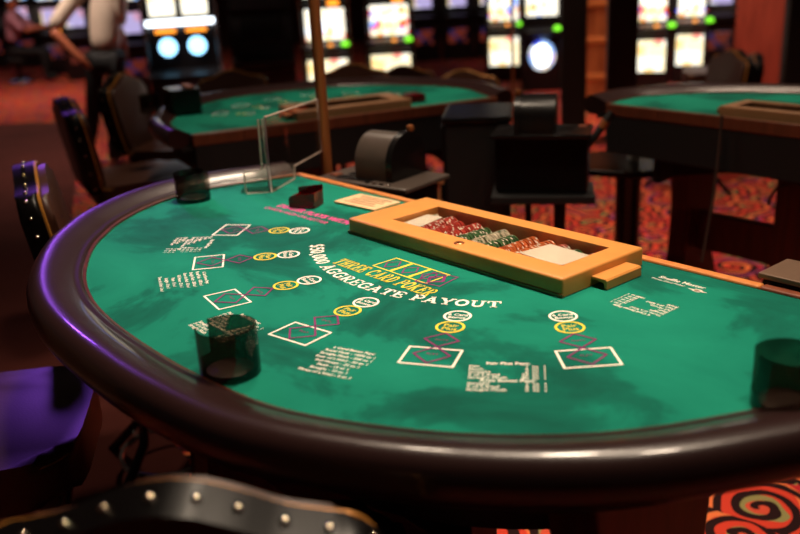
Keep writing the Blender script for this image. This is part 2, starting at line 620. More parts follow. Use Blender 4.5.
def make_table(name, label, group):
    t = empty(name)
    tag(t, label, 'gaming table', group)
    # felt with a recess for the chip tray
    bm = bmesh.new()
    vs_ = [bm.verts.new((p.x, p.y, FZ)) for p in OUT]
    es = [bm.edges.new((vs_[i], vs_[(i + 1) % NOUT])) for i in range(NOUT)]
    x0, x1, y0, y1 = TRAY
    hv = [bm.verts.new((x, y, FZ)) for x, y in ((x0, y0), (x1, y0), (x1, y1), (x0, y1))]
    es += [bm.edges.new((hv[i], hv[(i + 1) % 4])) for i in range(4)]
    bmesh.ops.triangle_fill(bm, use_beauty=True, use_dissolve=False, edges=es)
    for fc in bm.faces:
        if fc.normal.z < 0:
            fc.normal_flip()
    me = bpy.data.meshes.new('felt')
    bm.to_mesh(me)
    bm.free()
    felt = link('felt', me, M_FELT, t)
    # tray tub
    bm = bmesh.new()
    zt, zb = FZ - 0.001, FZ - 0.016
    a = [bm.verts.new((x, y, zt)) for x, y in ((x0, y0), (x1, y0), (x1, y1), (x0, y1))]
    b = [bm.verts.new((x, y, zb)) for x, y in ((x0, y0), (x1, y0), (x1, y1), (x0, y1))]
    for i in range(4):
        bm.faces.new((a[i], a[(i + 1) % 4], b[(i + 1) % 4], b[i]))
    bm.faces.new(b)
    bmo('chip_tray', bm, M_BLACKM, t)
    # padded rail and wooden seam strip
    bmo('rail', sweep(RAILP), M_RAIL, t, True, angle=1.2)
    bmo('rail_seam', sweep([(-0.004, 0.0005), (-0.004, 0.005), (0.002, 0.007), (0.004, 0.0005)]), M_REDWOOD, t, True, angle=0.9)
    # apron
    bmo('apron', sweep([(0.0, -0.045), (0.0, -0.11), (-0.02, -0.12), (-0.05, -0.11), (-0.05, -0.045)]), M_BLACKM, t)
    # black frame under the top, set well in from the rail
    bmo('underframe', sweep([(-0.22, -0.05), (-0.22, -0.29), (-0.25, -0.29), (-0.25, -0.05)]), M_BLACKM, t)
    # underside board
    bm = bmesh.new()
    pts = [(p.x + n.x * 0.05, p.y + n.y * 0.05) for p, n in zip(OUT, NRM)]
    extrude_poly(bm, pts, 0.016, 'z', off=FZ - 0.058)
    bmo('underboard', bm, M_BLACKM, t)
    # dealer edge
    bm = bmesh.new()
    add_box(bm, (-0.165, EDGE_Y + 0.012, FZ - 0.018), (1.45, 0.022, 0.046), 0, 0.004)
    bmo('edge_trim', bm, M_GOLDW, t)
    bm = bmesh.new()
    add_box(bm, (0.688, EDGE_Y + 0.012, FZ - 0.018), (0.254, 0.022, 0.046), 0, 0.004)
    bmo('edge_trim', bm, M_BROWNTRIM, t)
    bm = bmesh.new()
    add_box(bm, (-0.03, EDGE_Y + 0.010, FZ - 0.115), (1.68, 0.02, 0.15), 0, 0.003)
    bmo('apron_panel', bm, M_BLACKM, t)
    # trestle legs and stretcher
    prof = [(-0.16, FZ - 0.06), (0.16, FZ - 0.06), (0.13, 0.66), (0.10, 0.45), (0.12, 0.25), (0.20, 0.10), (0.27, 0.05), (0.27, 0.0), (-0.27, 0.0), (-0.27, 0.05), (-0.20, 0.10), (-0.12, 0.25), (-0.10, 0.45), (-0.13, 0.66)]
    for sx in (-0.62, 0.58):
        bm = bmesh.new()
        extrude_poly(bm, [(a - 0.42, b) for a, b in prof], 0.09, 'x', 0.008, off=sx)
        bmo('leg', bm, M_REDWOOD, t)
    box('center_panel', (0.06, -0.30, 0.42), (0.26, 0.08, 0.84), M_REDWOOD, t, bevel=0.006)
    box('stretcher', (0.025, -0.42, 0.36), (1.11, 0.05, 0.16), M_REDWOOD, t, bevel=0.006)
    return t, felt


T1, FELT1 = make_table('gaming_table', 'large green felt card table with printed white payout lettering and brown padded rail', None)


# ---- printing on the felt
PZ = FZ + 0.0006


def flat(name, polys, m, parent, z=PZ, mtx=None, zstep=0.0):
    v, f = [], []
    for q, poly in enumerate(polys):
        s = len(v)
        for a, b in poly:
            p = Vector((a, b, 0))
            if mtx is not None:
                p = mtx @ p
            v.append((p.x, p.y, z))
        f.append(tuple(range(s, s + len(poly))))
    o = pyd(name, v, f, m, parent)
    me = o.data
    for p in me.polygons:
        if p.normal.z < 0:
            p.flip()
    return o


def polar(r, a):
    return (r * math.sin(a), -r * math.cos(a))


def frame_at(r, a):           # matrix: local x along tangent, local y towards the centre
    x, y = polar(r, a)
    return Matrix.Translation((x, y, 0)) @ Matrix.Rotation(a, 4, 'Z')


def ring_polys(ro, ri, n=32):
    return [[(ro * math.cos(2 * PI * k / n), ro * math.sin(2 * PI * k / n)), (ro * math.cos(2 * PI * (k + 1) / n), ro * math.sin(2 * PI * (k + 1) / n)),
             (ri * math.cos(2 * PI * (k + 1) / n), ri * math.sin(2 * PI * (k + 1) / n)), (ri * math.cos(2 * PI * k / n), ri * math.sin(2 * PI * k / n))] for k in range(n)]


def stroke(pts, w, closed=False):
    pts = [Vector(p) for p in pts]
    n = len(pts)
    L, Rr = [], []
    for i in range(n):
        if closed:
            d0, d1 = (pts[i] - pts[i - 1]).normalized(), (pts[(i + 1) % n] - pts[i]).normalized()
        else:
            d0 = (pts[i] - pts[i - 1]).normalized() if i else (pts[1] - pts[0]).normalized()
            d1 = (pts[i + 1] - pts[i]).normalized() if i < n - 1 else d0
        t = (d0 + d1).normalized()
        nn = Vector((-t.y, t.x))
        s = w / 2 / max(0.4, nn.dot(Vector((-d0.y, d0.x))))
        L.append(pts[i] + nn * s)
        Rr.append(pts[i] - nn * s)
    out = []
    for i in range(n if closed else n - 1):
        j = (i + 1) % n
        out.append([tuple(L[i]), tuple(L[j]), tuple(Rr[j]), tuple(Rr[i])])
    return out


def arc(cx, cy, rx, ry, a0, a1, n=14):
    return [(cx + rx * math.cos(math.radians(a0 + (a1 - a0) * k / n)), cy + ry * math.sin(math.radians(a0 + (a1 - a0) * k / n))) for k in range(n + 1)]


def serif(x, y, wd, h=0.11):
    return [[(x - wd / 2, y), (x + wd / 2, y), (x + wd / 2, y + h), (x - wd / 2, y + h)]]


TH, TN = 0.21, 0.12


def glyph(c):
    """slab-serif capital, returns (polygons, advance), unit cap height"""
    S = []
    if c == 'A':
        S = stroke([(0.14, 0.05), (0.47, 1)], TN) + stroke([(0.43, 1), (0.80, 0.05)], TH) + stroke([(0.25, 0.32), (0.7, 0.32)], TN) + serif(0.14, 0, 0.36) + serif(0.82, 0, 0.38) + serif(0.43, 0.9, 0.34)
        return S, 1.04
    if c == 'G':
        S = stroke(arc(0.46, 0.5, 0.36, 0.43, 50, 335), 0.17) + stroke([(0.80, 0.04), (0.80, 0.46)], 0.17) + serif(0.74, 0.40, 0.42) + stroke([(0.76, 0.66), (0.76, 0.98)], 0.12)
        return S, 1.02
    if c == 'C':
        S = stroke(arc(0.46, 0.5, 0.36, 0.43, 48, 318), 0.18) + stroke([(0.76, 0.64), (0.76, 0.98)], 0.12)
        return S, 0.94
    if c in 'RPDB':
        S = stroke([(0.22, 0), (0.22, 1)], TH) + serif(0.22, 0, 0.44) + serif(0.2, 0.89, 0.36)
        if c == 'D':
            S += stroke([(0.2, 0.94)] + arc(0.42, 0.5, 0.36, 0.44, 90, -90) + [(0.2, 0.06)], 0.16)
            return S, 0.96
        S += stroke([(0.2, 0.94)] + arc(0.5, 0.70, 0.24, 0.24, 90, -90) + [(0.2, 0.46)], 0.14)
        if c == 'R':
            S += stroke([(0.48, 0.46), (0.76, 0.05)], 0.19) + serif(0.82, 0, 0.3)
            return S, 1.02
        return S, 0.9
    if c == 'E':
        S = stroke([(0.22, 0), (0.22, 1)], TH) + serif(0.44, 0, 0.84) + serif(0.43, 0.89, 0.80) + stroke([(0.2, 0.5), (0.6, 0.5)], TN) + stroke([(0.8, 0.0), (0.8, 0.30)], TN) + stroke([(0.77, 0.72), (0.77, 1.0)], TN) + stroke([(0.6, 0.36), (0.6, 0.64)], 0.1)
        return S, 0.94
    if c == 'T':
        S = stroke([(0.46, 0), (0.46, 1)], TH) + serif(0.46, 0.89, 0.88) + serif(0.46, 0, 0.46) + stroke([(0.08, 0.66), (0.08, 0.98)], TN) + stroke([(0.84, 0.66), (0.84, 0.98)], TN)
        return S, 0.98
    if c == 'Y':
        S = stroke([(0.14, 0.95), (0.48, 0.42)], TH) + stroke([(0.82, 0.95), (0.48, 0.42)], TN) + stroke([(0.48, 0), (0.48, 0.48)], TH) + serif(0.48, 0, 0.44) + serif(0.15, 0.89, 0.4) + serif(0.82, 0.89, 0.34)
        return S, 1.0
    if c == 'O':
        return stroke(arc(0.46, 0.5, 0.36, 0.42, 0, 342, 19), 0.18, True), 0.98
    if c == '0':
        return stroke(arc(0.34, 0.5, 0.25, 0.42, 0, 342, 19), 0.17, True), 0.72
    if c == 'U':
        S = stroke([(0.2, 0.95), (0.2, 0.38)] + arc(0.48, 0.36, 0.28, 0.29, 180, 360) + [(0.76, 0.38), (0.76, 0.95)], 0.17) + serif(0.2, 0.89, 0.4) + serif(0.78, 0.89, 0.34)
        return S, 1.02
    if c == 'H':
        S = stroke([(0.22, 0), (0.22, 1)], TH) + stroke([(0.76, 0), (0.76, 1)], TH) + stroke([(0.2, 0.5), (0.8, 0.5)], TN)
        for x in (0.22, 0.76):
            S += serif(x, 0, 0.42) + serif(x, 0.89, 0.42)
        return S, 1.02
    if c == 'K':
        S = stroke([(0.22, 0), (0.22, 1)], TH) + stroke([(0.28, 0.42), (0.74, 0.95)], TN) + stroke([(0.42, 0.56), (0.78, 0.05)], TH) + serif(0.22, 0, 0.42) + serif(0.22, 0.89, 0.42) + serif(0.78, 0.89, 0.32) + serif(0.82, 0, 0.34)
        return S, 1.04
    if c == '5':
        S = stroke([(0.62, 0.93), (0.2, 0.93), (0.17, 0.55)] + arc(0.34, 0.33, 0.26, 0.27, 110, -140), 0.15)
        return S, 0.74
    if c == '$':
        S = stroke(arc(0.36, 0.70, 0.22, 0.21, 40, 250) + arc(0.36, 0.29, 0.24, 0.22, 80, -150), 0.14) + stroke([(0.36, -0.08), (0.36, 1.08)], 0.08)
        return S, 0.76
    if c == ',':
        return stroke([(0.16, 0.12), (0.12, -0.14)], 0.18), 0.32
    return [], 0.45


def line_polys(text, gap=0.06):
    x, out = 0.0, []
    for c in text:
        g, ad = glyph(c)
        out.append((x, g, ad))
        x += ad + gap
    return out, x - gap


def arc_text(text, r_base, height, a0, a1, m, parent):
    glyphs, total = line_polys(text)
    k = (a1 - a0) * r_base / total            # metres per glyph unit along the arc
    polys = []
    for x, g, ad in glyphs:
        a = a0 + (x + ad / 2) * k / r_base
        M = frame_at(r_base, a)
        for poly in g:
            polys.append([tuple((M @ Vector(((px - ad / 2) * k, py * height, 0))).xy) for px, py in poly])
    return flat('lettering', polys, m, parent)


def slab_text(text, x0, y0, width, height, m, parent, rot=0.0, arch=0.0):
    glyphs, total = line_polys(text)
    k = width / total
    M = Matrix.Translation((x0, y0, 0)) @ Matrix.Rotation(rot, 4, 'Z')
    polys = []
    for x, g, ad in glyphs:
        for poly in g:
            q = []
            for px, py in poly:
                lx = (x + px) * k
                s = (lx / width - 0.5) * 2
                q.append(tuple((M @ Vector((lx, py * height + arch * (1 - s * s), 0))).xy))
            polys.append(q)
    return flat('lettering', polys, m, parent)


_dg = None


def font_mesh(body, size, align='LEFT', bold=0.0, squeeze=1.0):
    cu = bpy.data.curves.new('tmp', 'FONT')
    cu.body = body
    cu.size = size
    cu.align_x = align
    cu.align_y = 'BOTTOM_BASELINE'
    cu.offset = bold
    cu.resolution_u = 2
    ob = bpy.data.objects.new('tmp', cu)
    COL.objects.link(ob)
    bpy.context.view_layer.update()
    dg = bpy.context.evaluated_depsgraph_get()
    me = bpy.data.meshes.new_from_object(ob.evaluated_get(dg))
    bpy.data.objects.remove(ob)
    return me


def font_print(lines, M, m, parent, name='lettering', z=PZ):
    """lines: (text, x, y, size, align, bold) joined into one printed part, placed by M"""
    bm = bmesh.new()
    for text, x, y, size, al, bold in lines:
        me = font_mesh(text, size, al, bold)
        me.transform(Matrix.Translation((x, y, 0)))
        bm.from_mesh(me)
        bpy.data.meshes.remove(me)
    bmesh.ops.transform(bm, matrix=Matrix.Translation((0, 0, z)) @ M, verts=bm.verts)
    me = bpy.data.meshes.new(name)
    bm.to_mesh(me)
    bm.free()
    return link(name, me, m, parent)


A1, A2, A3 = 0.91386, 0.55219, 0.18161
SPOT_ANG = [-A1, -A2, -A3, A3, A2, A1]
RW, RY, RB = 0.4926, 0.5420, 0.660


def rrect(wd, h, w_line):
    a, b = wd / 2, h / 2
    return stroke([(-a, -b), (a, -b), (a, b), (-a, b)], w_line, True)


def diamond(cx, cy, a, b, wl):
    return stroke([(cx, cy - b), (cx + a, cy), (cx, cy + b), (cx - a, cy)], wl, True)


def print_spots(felt, text=True):
    for a in SPOT_ANG:
        o = flat('card_outline', rrect(0.085, 0.061, 0.0037), M_WHITE, felt, mtx=frame_at(RB, a))
        M = frame_at(RY, a)
        flat('wager_diamond', diamond(0, 0, 0.0285, 0.0275, 0.0034), M_PURPLE, felt, z=PZ + 0.0004, mtx=frame_at(RY + 0.054, a))
        flat('wager_diamond', diamond(0, 0, 0.0295, 0.0305, 0.0034), M_PURPLE, felt, z=PZ + 0.0004, mtx=frame_at(RY + 0.112, a))
        flat('pair_circle', ring_polys(0.0250, 0.0205), M_YELLOW, felt, z=PZ + 0.0003, mtx=M)
        M2 = frame_at(RW, a)
        flat('bonus_circle', ring_polys(0.0245, 0.0202), M_WHITE, felt, mtx=M2)
        if text:
            font_print([('Pair', 0, 0.0015, 0.0165, 'CENTER', 0.0002), ('Plus', 0, -0.0125, 0.0165, 'CENTER', 0.0002)], M, M_YELLOW, felt)
            font_print([('6 Card', 0, 0.0015, 0.0125, 'CENTER', 0.0002), ('Bonus', 0, -0.0105, 0.0125, 'CENTER', 0.0002)], M2, M_WHITE, felt)
            font_print([('PLAY', 0, -0.003, 0.009, 'CENTER', 0.0)], frame_at(RY + 0.109, a), M_PURPLE, felt)
            font_print([('ANTE', 0, -0.003, 0.009, 'CENTER', 0.0)], frame_at(RY + 0.054, a), M_PURPLE, felt)


print_spots(FELT1)
arc_text('$50,000 AGGREGATE PAYOUT', 0.446, 0.030, -0.672, 0.700, M_WHITE, FELT1)
slab_text('THREE CARD POKER', -0.143, -0.392, 0.292, 0.036, M_YELLOW, FELT1, rot=0.0, arch=0.0)
cards = []
for i in range(3):
    x = -0.062 + i * 0.054
    cards += stroke([(x, -0.346), (x + 0.050, -0.346), (x + 0.050, -0.284), (x, -0.284)], 0.0035, True)
flat('card_emblem', cards, M_YELLOW, FELT1)
pc = []
for i in range(3):
    x = -0.037 + i * 0.054
    pc += diamond(x, -0.315, 0.017, 0.022, 0.003)
pc += stroke([(0.072, -0.352), (0.128, -0.340), (0.118, -0.282), (0.062, -0.294)], 0.003, True) + diamond(0.095, -0.317, 0.018, 0.022, 0.006)
flat('card_emblem', pc, M_PURPLE, FELT1, z=PZ + 0.0001)


def paytable_a(M):
    L = [('Pair Plus Pays:', 0, 0.040, 0.0115, 'CENTER', 0.0002)]
    rows = [('Pair', '1'), ('Flush', '4'), ('Straight', '6'), ('3 of a Kind', '30'), ('Straight Flush', '40')]
    y = 0.030
    for nme, od in rows:
        L += [(nme, -0.058, y, 0.0105, 'LEFT', 0.0001), (od, 0.030, y, 0.0105, 'RIGHT', 0.0001), ('to', 0.040, y, 0.0105, 'CENTER', 0.0001), ('1', 0.056, y, 0.0105, 'RIGHT', 0.0001)]
        y -= 0.0095
    L += [('Ante Bonus Pays:', 0, y, 0.0115, 'CENTER', 0.0002)]
    y -= 0.0100
    for nme, od in [('Straight', '1'), ('3 of a Kind', '4'), ('Straight Flush', '5')]:
        L += [(nme, -0.058, y, 0.0105, 'LEFT', 0.0001), (od, 0.030, y, 0.0105, 'RIGHT', 0.0001), ('to', 0.040, y, 0.0105, 'CENTER', 0.0001), ('1', 0.056, y, 0.0105, 'RIGHT', 0.0001)]
        y -= 0.0095
    font_print(L, M, M_WHITE, FELT1)


def paytable_b(M):
    rows = ['6 Card Bonus Pays:', 'Royal Flush - 1000 to 1', 'Straight Flush - 200 to 1', 'Four of a Kind - 50 to 1', 'Full House - 25 to 1', 'Flush - 15 to 1', 'Straight - 10 to 1', 'Three of a Kind - 5 to 1']
    L = []
    y = 0.040
    for i, r in enumerate(rows):
        L.append((r, 0, y, 0.0098, 'CENTER', 0.00015))
        y -= 0.0125
    font_print(L, M, M_WHITE, FELT1)


paytable_a(frame_at(0.716, 0.733))
paytable_b(frame_at(0.718, 0.367))
paytable_a(frame_at(0.716, 0.0))
paytable_b(frame_at(0.712, -0.400))
paytable_a(frame_at(0.722, -0.752))
# dealer-facing table at the right
L = [('6 Card Bonus Pays:', 0, 0.030, 0.0095, 'CENTER', 0.0002)]
y = 0.020
for nme, od in [('Three of a Kind', '5 to 1'), ('Straight', '10 to 1'), ('Flush', '15 to 1'), ('Full House', '25 to 1'), ('Four of a Kind', '50 to 1'), ('Royal', '1000 to 1')]:
    L += [(nme, -0.052, y, 0.0095, 'LEFT', 0.0001), (od, 0.05, y, 0.0095, 'RIGHT', 0.0001)]
    y -= 0.0098
font_print(L, Matrix.Translation((0.456, -0.170, 0)) @ Matrix.Rotation(PI, 4, 'Z'), M_WHITE, FELT1)
font_print([('Shuffle Master', -0.052, 0, 0.0165, 'LEFT', 0.0001), ('Three Card Poker', -0.06, -0.012, 0.0095, 'LEFT', 0.0)], Matrix.Translation((0.449, -0.038, 0)), M_WHITE, FELT1)
flat('bow_emblem', [[(-0.02, 0.0), (0, 0.004), (0.02, 0.0), (0, -0.004)], [(-0.007, -0.006), (0.007, -0.006), (0.007, 0.006), (-0.007, 0.006)]], M_WHITE, FELT1, mtx=Matrix.Translation((0.487, -0.052, 0)))
font_print([('DEALER PLAYS WITH', 0, 0.008, 0.030, 'CENTER', 0.0012), ('QUEEN HIGH OR BETTER', -0.03, -0.022, 0.022, 'CENTER', 0.0001)], Matrix.Translation((-0.485, -0.212, 0)) @ Matrix.Rotation(0.05, 4, 'Z'), M_PINK, FELT1)


# ------------------------------------------------------------------ things on the main table
def make_lid(label, group=None):
    t = tag(empty('chip_tray_lid'), label, 'tray lid', group)
    X0, X1, Y0, Y1 = -0.285, 0.335, -0.236, 0.004
    WX0, WX1, WY0, WY1 = -0.196, 0.288, -0.180, -0.040
    z0, z1 = FZ + 0.001, FZ + 0.036
    bm = bmesh.new()

    def ringz(x0, x1, y0, y1, z):
        return [bm.verts.new(p) for p in ((x0, y0, z), (x1, y0, z), (x1, y1, z), (x0, y1, z))]
    a = ringz(X0, X1, Y0, Y1, z0)
    b = ringz(X0, X1, Y0, Y1, z1)
    c = ringz(WX0, WX1, WY0, WY1, z1)
    d = ringz(WX0, WX1, WY0, WY1, z0)
    for i in range(4):
        j = (i + 1) % 4
        for q in ((a[i], a[j], b[j], b[i]), (b[i], b[j], c[j], c[i]), (c[i], c[j], d[j], d[i]), (d[i], d[j], a[j], a[i])):
            bm.faces.new(q)
    es = [e for e in bm.edges if all(v.co.z > z1 - 1e-5 and (abs(v.co.x - X0) < 1e-5 or abs(v.co.x - X1) < 1e-5) for v in e.verts)]
    es += [e for e in bm.edges if abs(e.verts[0].co.z - e.verts[1].co.z) > 0.01 and (abs(e.verts[0].co.x - X0) < 1e-5 or abs(e.verts[0].co.x - X1) < 1e-5)]
    bmesh.ops.bevel(bm, geom=list(set(es)), offset=0.005, segments=3, profile=0.5, affect='EDGES')
    bmo('frame', bm, M_LID, t, True, angle=0.6)
    bm = bmesh.new()
    add_box(bm, ((WX0 + WX1) / 2, (WY0 + WY1) / 2, z1 - 0.0025), (WX1 - WX0 - 0.001, WY1 - WY0 - 0.001, 0.003))
    bmo('glass', bm, M_GLASS, t)
    # dark skirt lip under the frame edge
    bm = bmesh.new()
    add_box(bm, ((X0 + X1) / 2, Y0 - 0.001, FZ + 0.0035), (X1 - X0 + 0.003, 0.004, 0.005))
    bmo('lip', bm, M_LIDSIDE, t)
    k = lathe('lock', [(0, 0.003), (0.004, 0.003), (0.0045, 0.001), (0.009, 0.0018), (0.011, 0.0005), (0.011, -0.004), (0, -0.004)], M_BRASS, t, 18, loc=(0.045, -0.207, z1 + 0.0005))
    # handle at the right end
    bm = bmesh.new()
    pr = [(0.334, FZ + 0.020), (0.366, FZ + 0.020), (0.369, FZ + 0.017), (0.369, FZ + 0.001), (0.364, FZ + 0.001), (0.364, FZ + 0.014), (0.334, FZ + 0.014)]
    extrude_poly(bm, pr, 0.105, 'y', 0.0015, off=-0.155)
    bmo('handle', bm, M_LID, t)
    return t


LID1 = make_lid('tan chip tray lid with glass window on the lettered felt')

# chips standing in the tray
M_CHIPS = {k: mat('chip_' + k, c, 0.5, var=0.25, vscale=90) for k, c in
           {'red': (196, 52, 36), 'green': (60, 110, 62), 'orange': (224, 112, 48), 'white': (214, 204, 186), 'black': (40, 36, 34), 'pink': (210, 110, 96)}.items()}
chip_me = {}


def chip_mesh(c):
    if c in chip_me:
        return chip_me[c]
    bm = bmesh.new()
    n = 20
    r, h = 0.0195, 0.0033
    A = [bm.verts.new((r * math.cos(2 * PI * k / n), -h / 2, r * math.sin(2 * PI * k / n))) for k in range(n)]
    B = [bm.verts.new((r * math.cos(2 * PI * k / n), h / 2, r * math.sin(2 * PI * k / n))) for k in range(n)]
    bm.faces.new(A)
    bm.faces.new(B[::-1])
    for k in range(n):
        fc = bm.faces.new((A[k], A[(k + 1) % n], B[(k + 1) % n], B[k]))
        fc.material_index = 1 if k % 5 == 0 else 0
    bmesh.ops.recalc_face_normals(bm, faces=bm.faces)
    me = bpy.data.meshes.new('poker_chip')
    bm.to_mesh(me)
    bm.free()
    me.materials.append(M_CHIPS[c])
    me.materials.append(M_PAPER if c != 'white' else M_CHIPS['green'])
    chip_me[c] = me
    return me


tubes = ['white', 'red', 'red', 'red', 'green', 'white', 'green', 'orange', 'orange', 'pink', 'green', 'red']
ROWS = ['end row under the narrow white slip', 'row beside the end white row', 'middle one of three red rows', 'red row touching a green row', 'row between a red row and a white row', 'row between two green rows',
        'row between a white row and an orange row', 'row beside a green row', 'row beside the pink row', 'only pink row', 'row between the pink row and a red row', 'end row beside the large white slip']
for i, c in enumerate(tubes):
    x = TRAY[0] + 0.0225 + i * 0.0408
    n = random.randint(22, 27)
    row = ROWS[i]
    for j in range(n):
        y = -0.172 + j * 0.0049 + (0.0006 if j % 2 else 0)
        o = link('poker_chip', chip_mesh(c))
        o.location = (x, y, FZ - 0.0158 + 0.0199)
        o.rotation_euler = (random.uniform(-0.12, 0.12), random.uniform(0, 6.28), random.uniform(-0.05, 0.05))
        tag(o, '%s poker chip on edge in the %s' % (c, row), 'chip', '%s chips, %s' % (c, row))


def sheet(name, corners, z, th, m, label, cat, group=None):
    bm = bmesh.new()
    extrude_poly(bm, corners, th, 'z', off=z)
    o = bmo(name, bm, m)
    return tag(o, label, cat, group)


sheet('paper_slip', [(0.155, -0.150), (0.265, -0.160), (0.272, -0.075), (0.165, -0.068)], FZ + 0.0245, 0.0006, M_PAPER, 'large white paper slip lying on the chips under the glass', 'paper')
sheet('paper_slip', [(-0.185, -0.165), (-0.130, -0.165), (-0.150, -0.070), (-0.195, -0.075)], FZ + 0.0245, 0.0006, M_PAPER, 'narrow white paper slip beside the red chips under the glass', 'paper')

# placard near the dealer edge
pl = tag(empty('placard', (-0.458, -0.046, FZ + 0.0005), 0.08), 'cream printed table limit placard lying by the honey edge', 'placard')
bm = bmesh.new()
add_box(bm, (0, 0, 0.003), (0.150, 0.092, 0.006), 0, 0.0015)
bmo('card', bm, M_CREAM, pl)
bm = bmesh.new()
for k in range(5):
    add_box(bm, (random.uniform(-0.008, 0.008), 0.03 - k * 0.014, 0.0064), (0.11 - 0.02 * (k % 2), 0.004, 0.0006))
bmo('printed_line', bm, M_BROWNTRIM, pl)


# cup holders
def make_cup(loc, rz, label, s=1.0):
    t = tag(empty('cup_holder', loc, rz), label, 'cup holder', None)
    bm = bmesh.new()
    n, ro, ri, h = 40, 0.046 * s, 0.0425 * s, 0.076 * s
    gap = 5                                   # notch in the upper wall

    def col(k, r, z):
        a = 2 * PI * k / n
        return (r * math.cos(a), r * math.sin(a), z)
    zs = [0.0, 0.022 * s, h]
    vo = [[bm.verts.new(col(k, ro, z)) for k in range(n)] for z in zs]
    vi = [[bm.verts.new(col(k, ri, z)) for k in range(n)] for z in (0.006, 0.022 * s, h)]
    for k in range(n):
        j = (k + 1) % n
        bm.faces.new((vo[0][k], vo[0][j], vo[1][j], vo[1][k]))
        bm.faces.new((vi[0][k], vi[1][k], vi[1][j], vi[0][j]))
        if k < gap:
            bm.faces.new((vo[1][k], vo[1][j], vi[1][j], vi[1][k]))
        else:
            bm.faces.new((vo[1][k], vo[1][j], vo[2][j], vo[2][k]))
            bm.faces.new((vi[1][k], vi[2][k], vi[2][j], vi[1][j]))
            bm.faces.new((vo[2][k], vo[2][j], vi[2][j], vi[2][k]))
    bm.faces.new((vo[1][0], vo[2][0], vi[2][0], vi[1][0]))
    bm.faces.new((vo[1][gap], vi[1][gap], vi[2][gap], vo[2][gap]))
    bm.faces.new(vo[0][::-1])
    bm.faces.new(vi[0])
    bmo('cup', bm, M_SMOKE, t, True, angle=0.6)
    lathe('base_pad', [(0, 0.0095), (0.030 * s, 0.0095), (0.036 * s, 0.0075), (0.036 * s, 0.0065), (0, 0.0065)], M_DARKPL, t, 24)
    return t


c2 = onz(226, 375, FZ)
make_cup((c2.x - 0.002, c2.y + 0.010, FZ + 0.001), math.radians(-172), 'smoked plastic cup holder standing over white pay lettering at the rail')
c1 = onz(194, 200, FZ)
make_cup((c1.x, c1.y, FZ + 0.001), math.radians(60), 'smoked plastic cup holder at the rail near the clear acrylic shield')
c3 = onz(787, 406, FZ)
make_cup((c3.x, c3.y, FZ + 0.001), math.radians(-165), 'smoked plastic cup holder at the rail on bare green felt', 1.0)

# discard holder
dp = onz(306, 203, FZ)
dh = tag(empty('discard_holder', (-0.566, -0.158, FZ + 0.0012), 0.50), 'dark red plastic discard holder on the felt behind pink lettering', 'card holder')
bm = bmesh.new()
extrude_poly(bm, [(-0.034, 0.0), (0.034, 0.0), (0.040, 0.034), (0.034, 0.040), (-0.028, 0.030), (-0.034, 0.024)], 0.004, 'y', off=-0.030)
bmo('front_wall', bm, M_REDACR, dh)
bm = bmesh.new()
extrude_poly(bm, [(-0.034, 0.0), (0.034, 0.0), (0.036, 0.050), (-0.034, 0.040)], 0.004, 'y', off=0.026)
bmo('back_wall', bm, M_REDACR, dh)
box('side_wall', (-0.032, 0.0, 0.013), (0.004, 0.052, 0.026), M_REDACR, dh)
box('side_wall', (0.034, 0.0, 0.019), (0.004, 0.052, 0.038), M_REDACR, dh)
box('floor_plate', (0, 0, 0.010), (0.062, 0.052, 0.018), M_REDACR, dh)

# clear acrylic shield: long wall with a notched return
sh = tag(empty('acrylic_shield', (-0.765, -0.135, FZ + 0.0005)), 'clear acrylic shield standing between the red holder and the brass pole', 'shield')
a, b = Vector((-0.765, -0.135)), Vector((-0.962, 0.178))
dv = (b - a)
Ln = dv.length
ang = math.atan2(dv.y, dv.x)
M_EDGEGLINT = mat('acrylic_edge_glint', (214, 196, 184), 0.25, trans=0.35, ior=1.4)  # pale colour stands in for light caught along the acrylic edges
WALLS = (('long_wall', ang, [(0, 0), (Ln * 0.42, 0), (Ln * 0.44, 0.036), (Ln, 0.036), (Ln, 0.195), (0.0, 0.205)]),
         ('notched_wall', ang + 1.95, [(0.006, 0), (0.066, 0), (0.070, 0.006), (0.070, 0.056), (0.064, 0.062), (0.026, 0.062), (0.020, 0.068), (0.018, 0.200), (0.006, 0.200)]))
for nm, an_, pf in WALLS:
    bm = bmesh.new()
    extrude_poly(bm, pf, 0.004, 'y', 0.0, off=-0.002, seg=1)
    wl_ = bmo(nm, bm, M_ACRYL, sh, rot=(0, 0, an_))
    tube('edge', [(x_, 0, z_) for x_, z_ in pf], 0.0026, M_EDGEGLINT, wl_, 6, True)
bm = bmesh.new()
add_box(bm, (0.035, -0.03, 0.0025), (0.10, 0.055, 0.004), 0, 0.001)
bmo('foot_plate', bm, M_ACRYL, sh, rot=(0, 0, ang + 1.95))


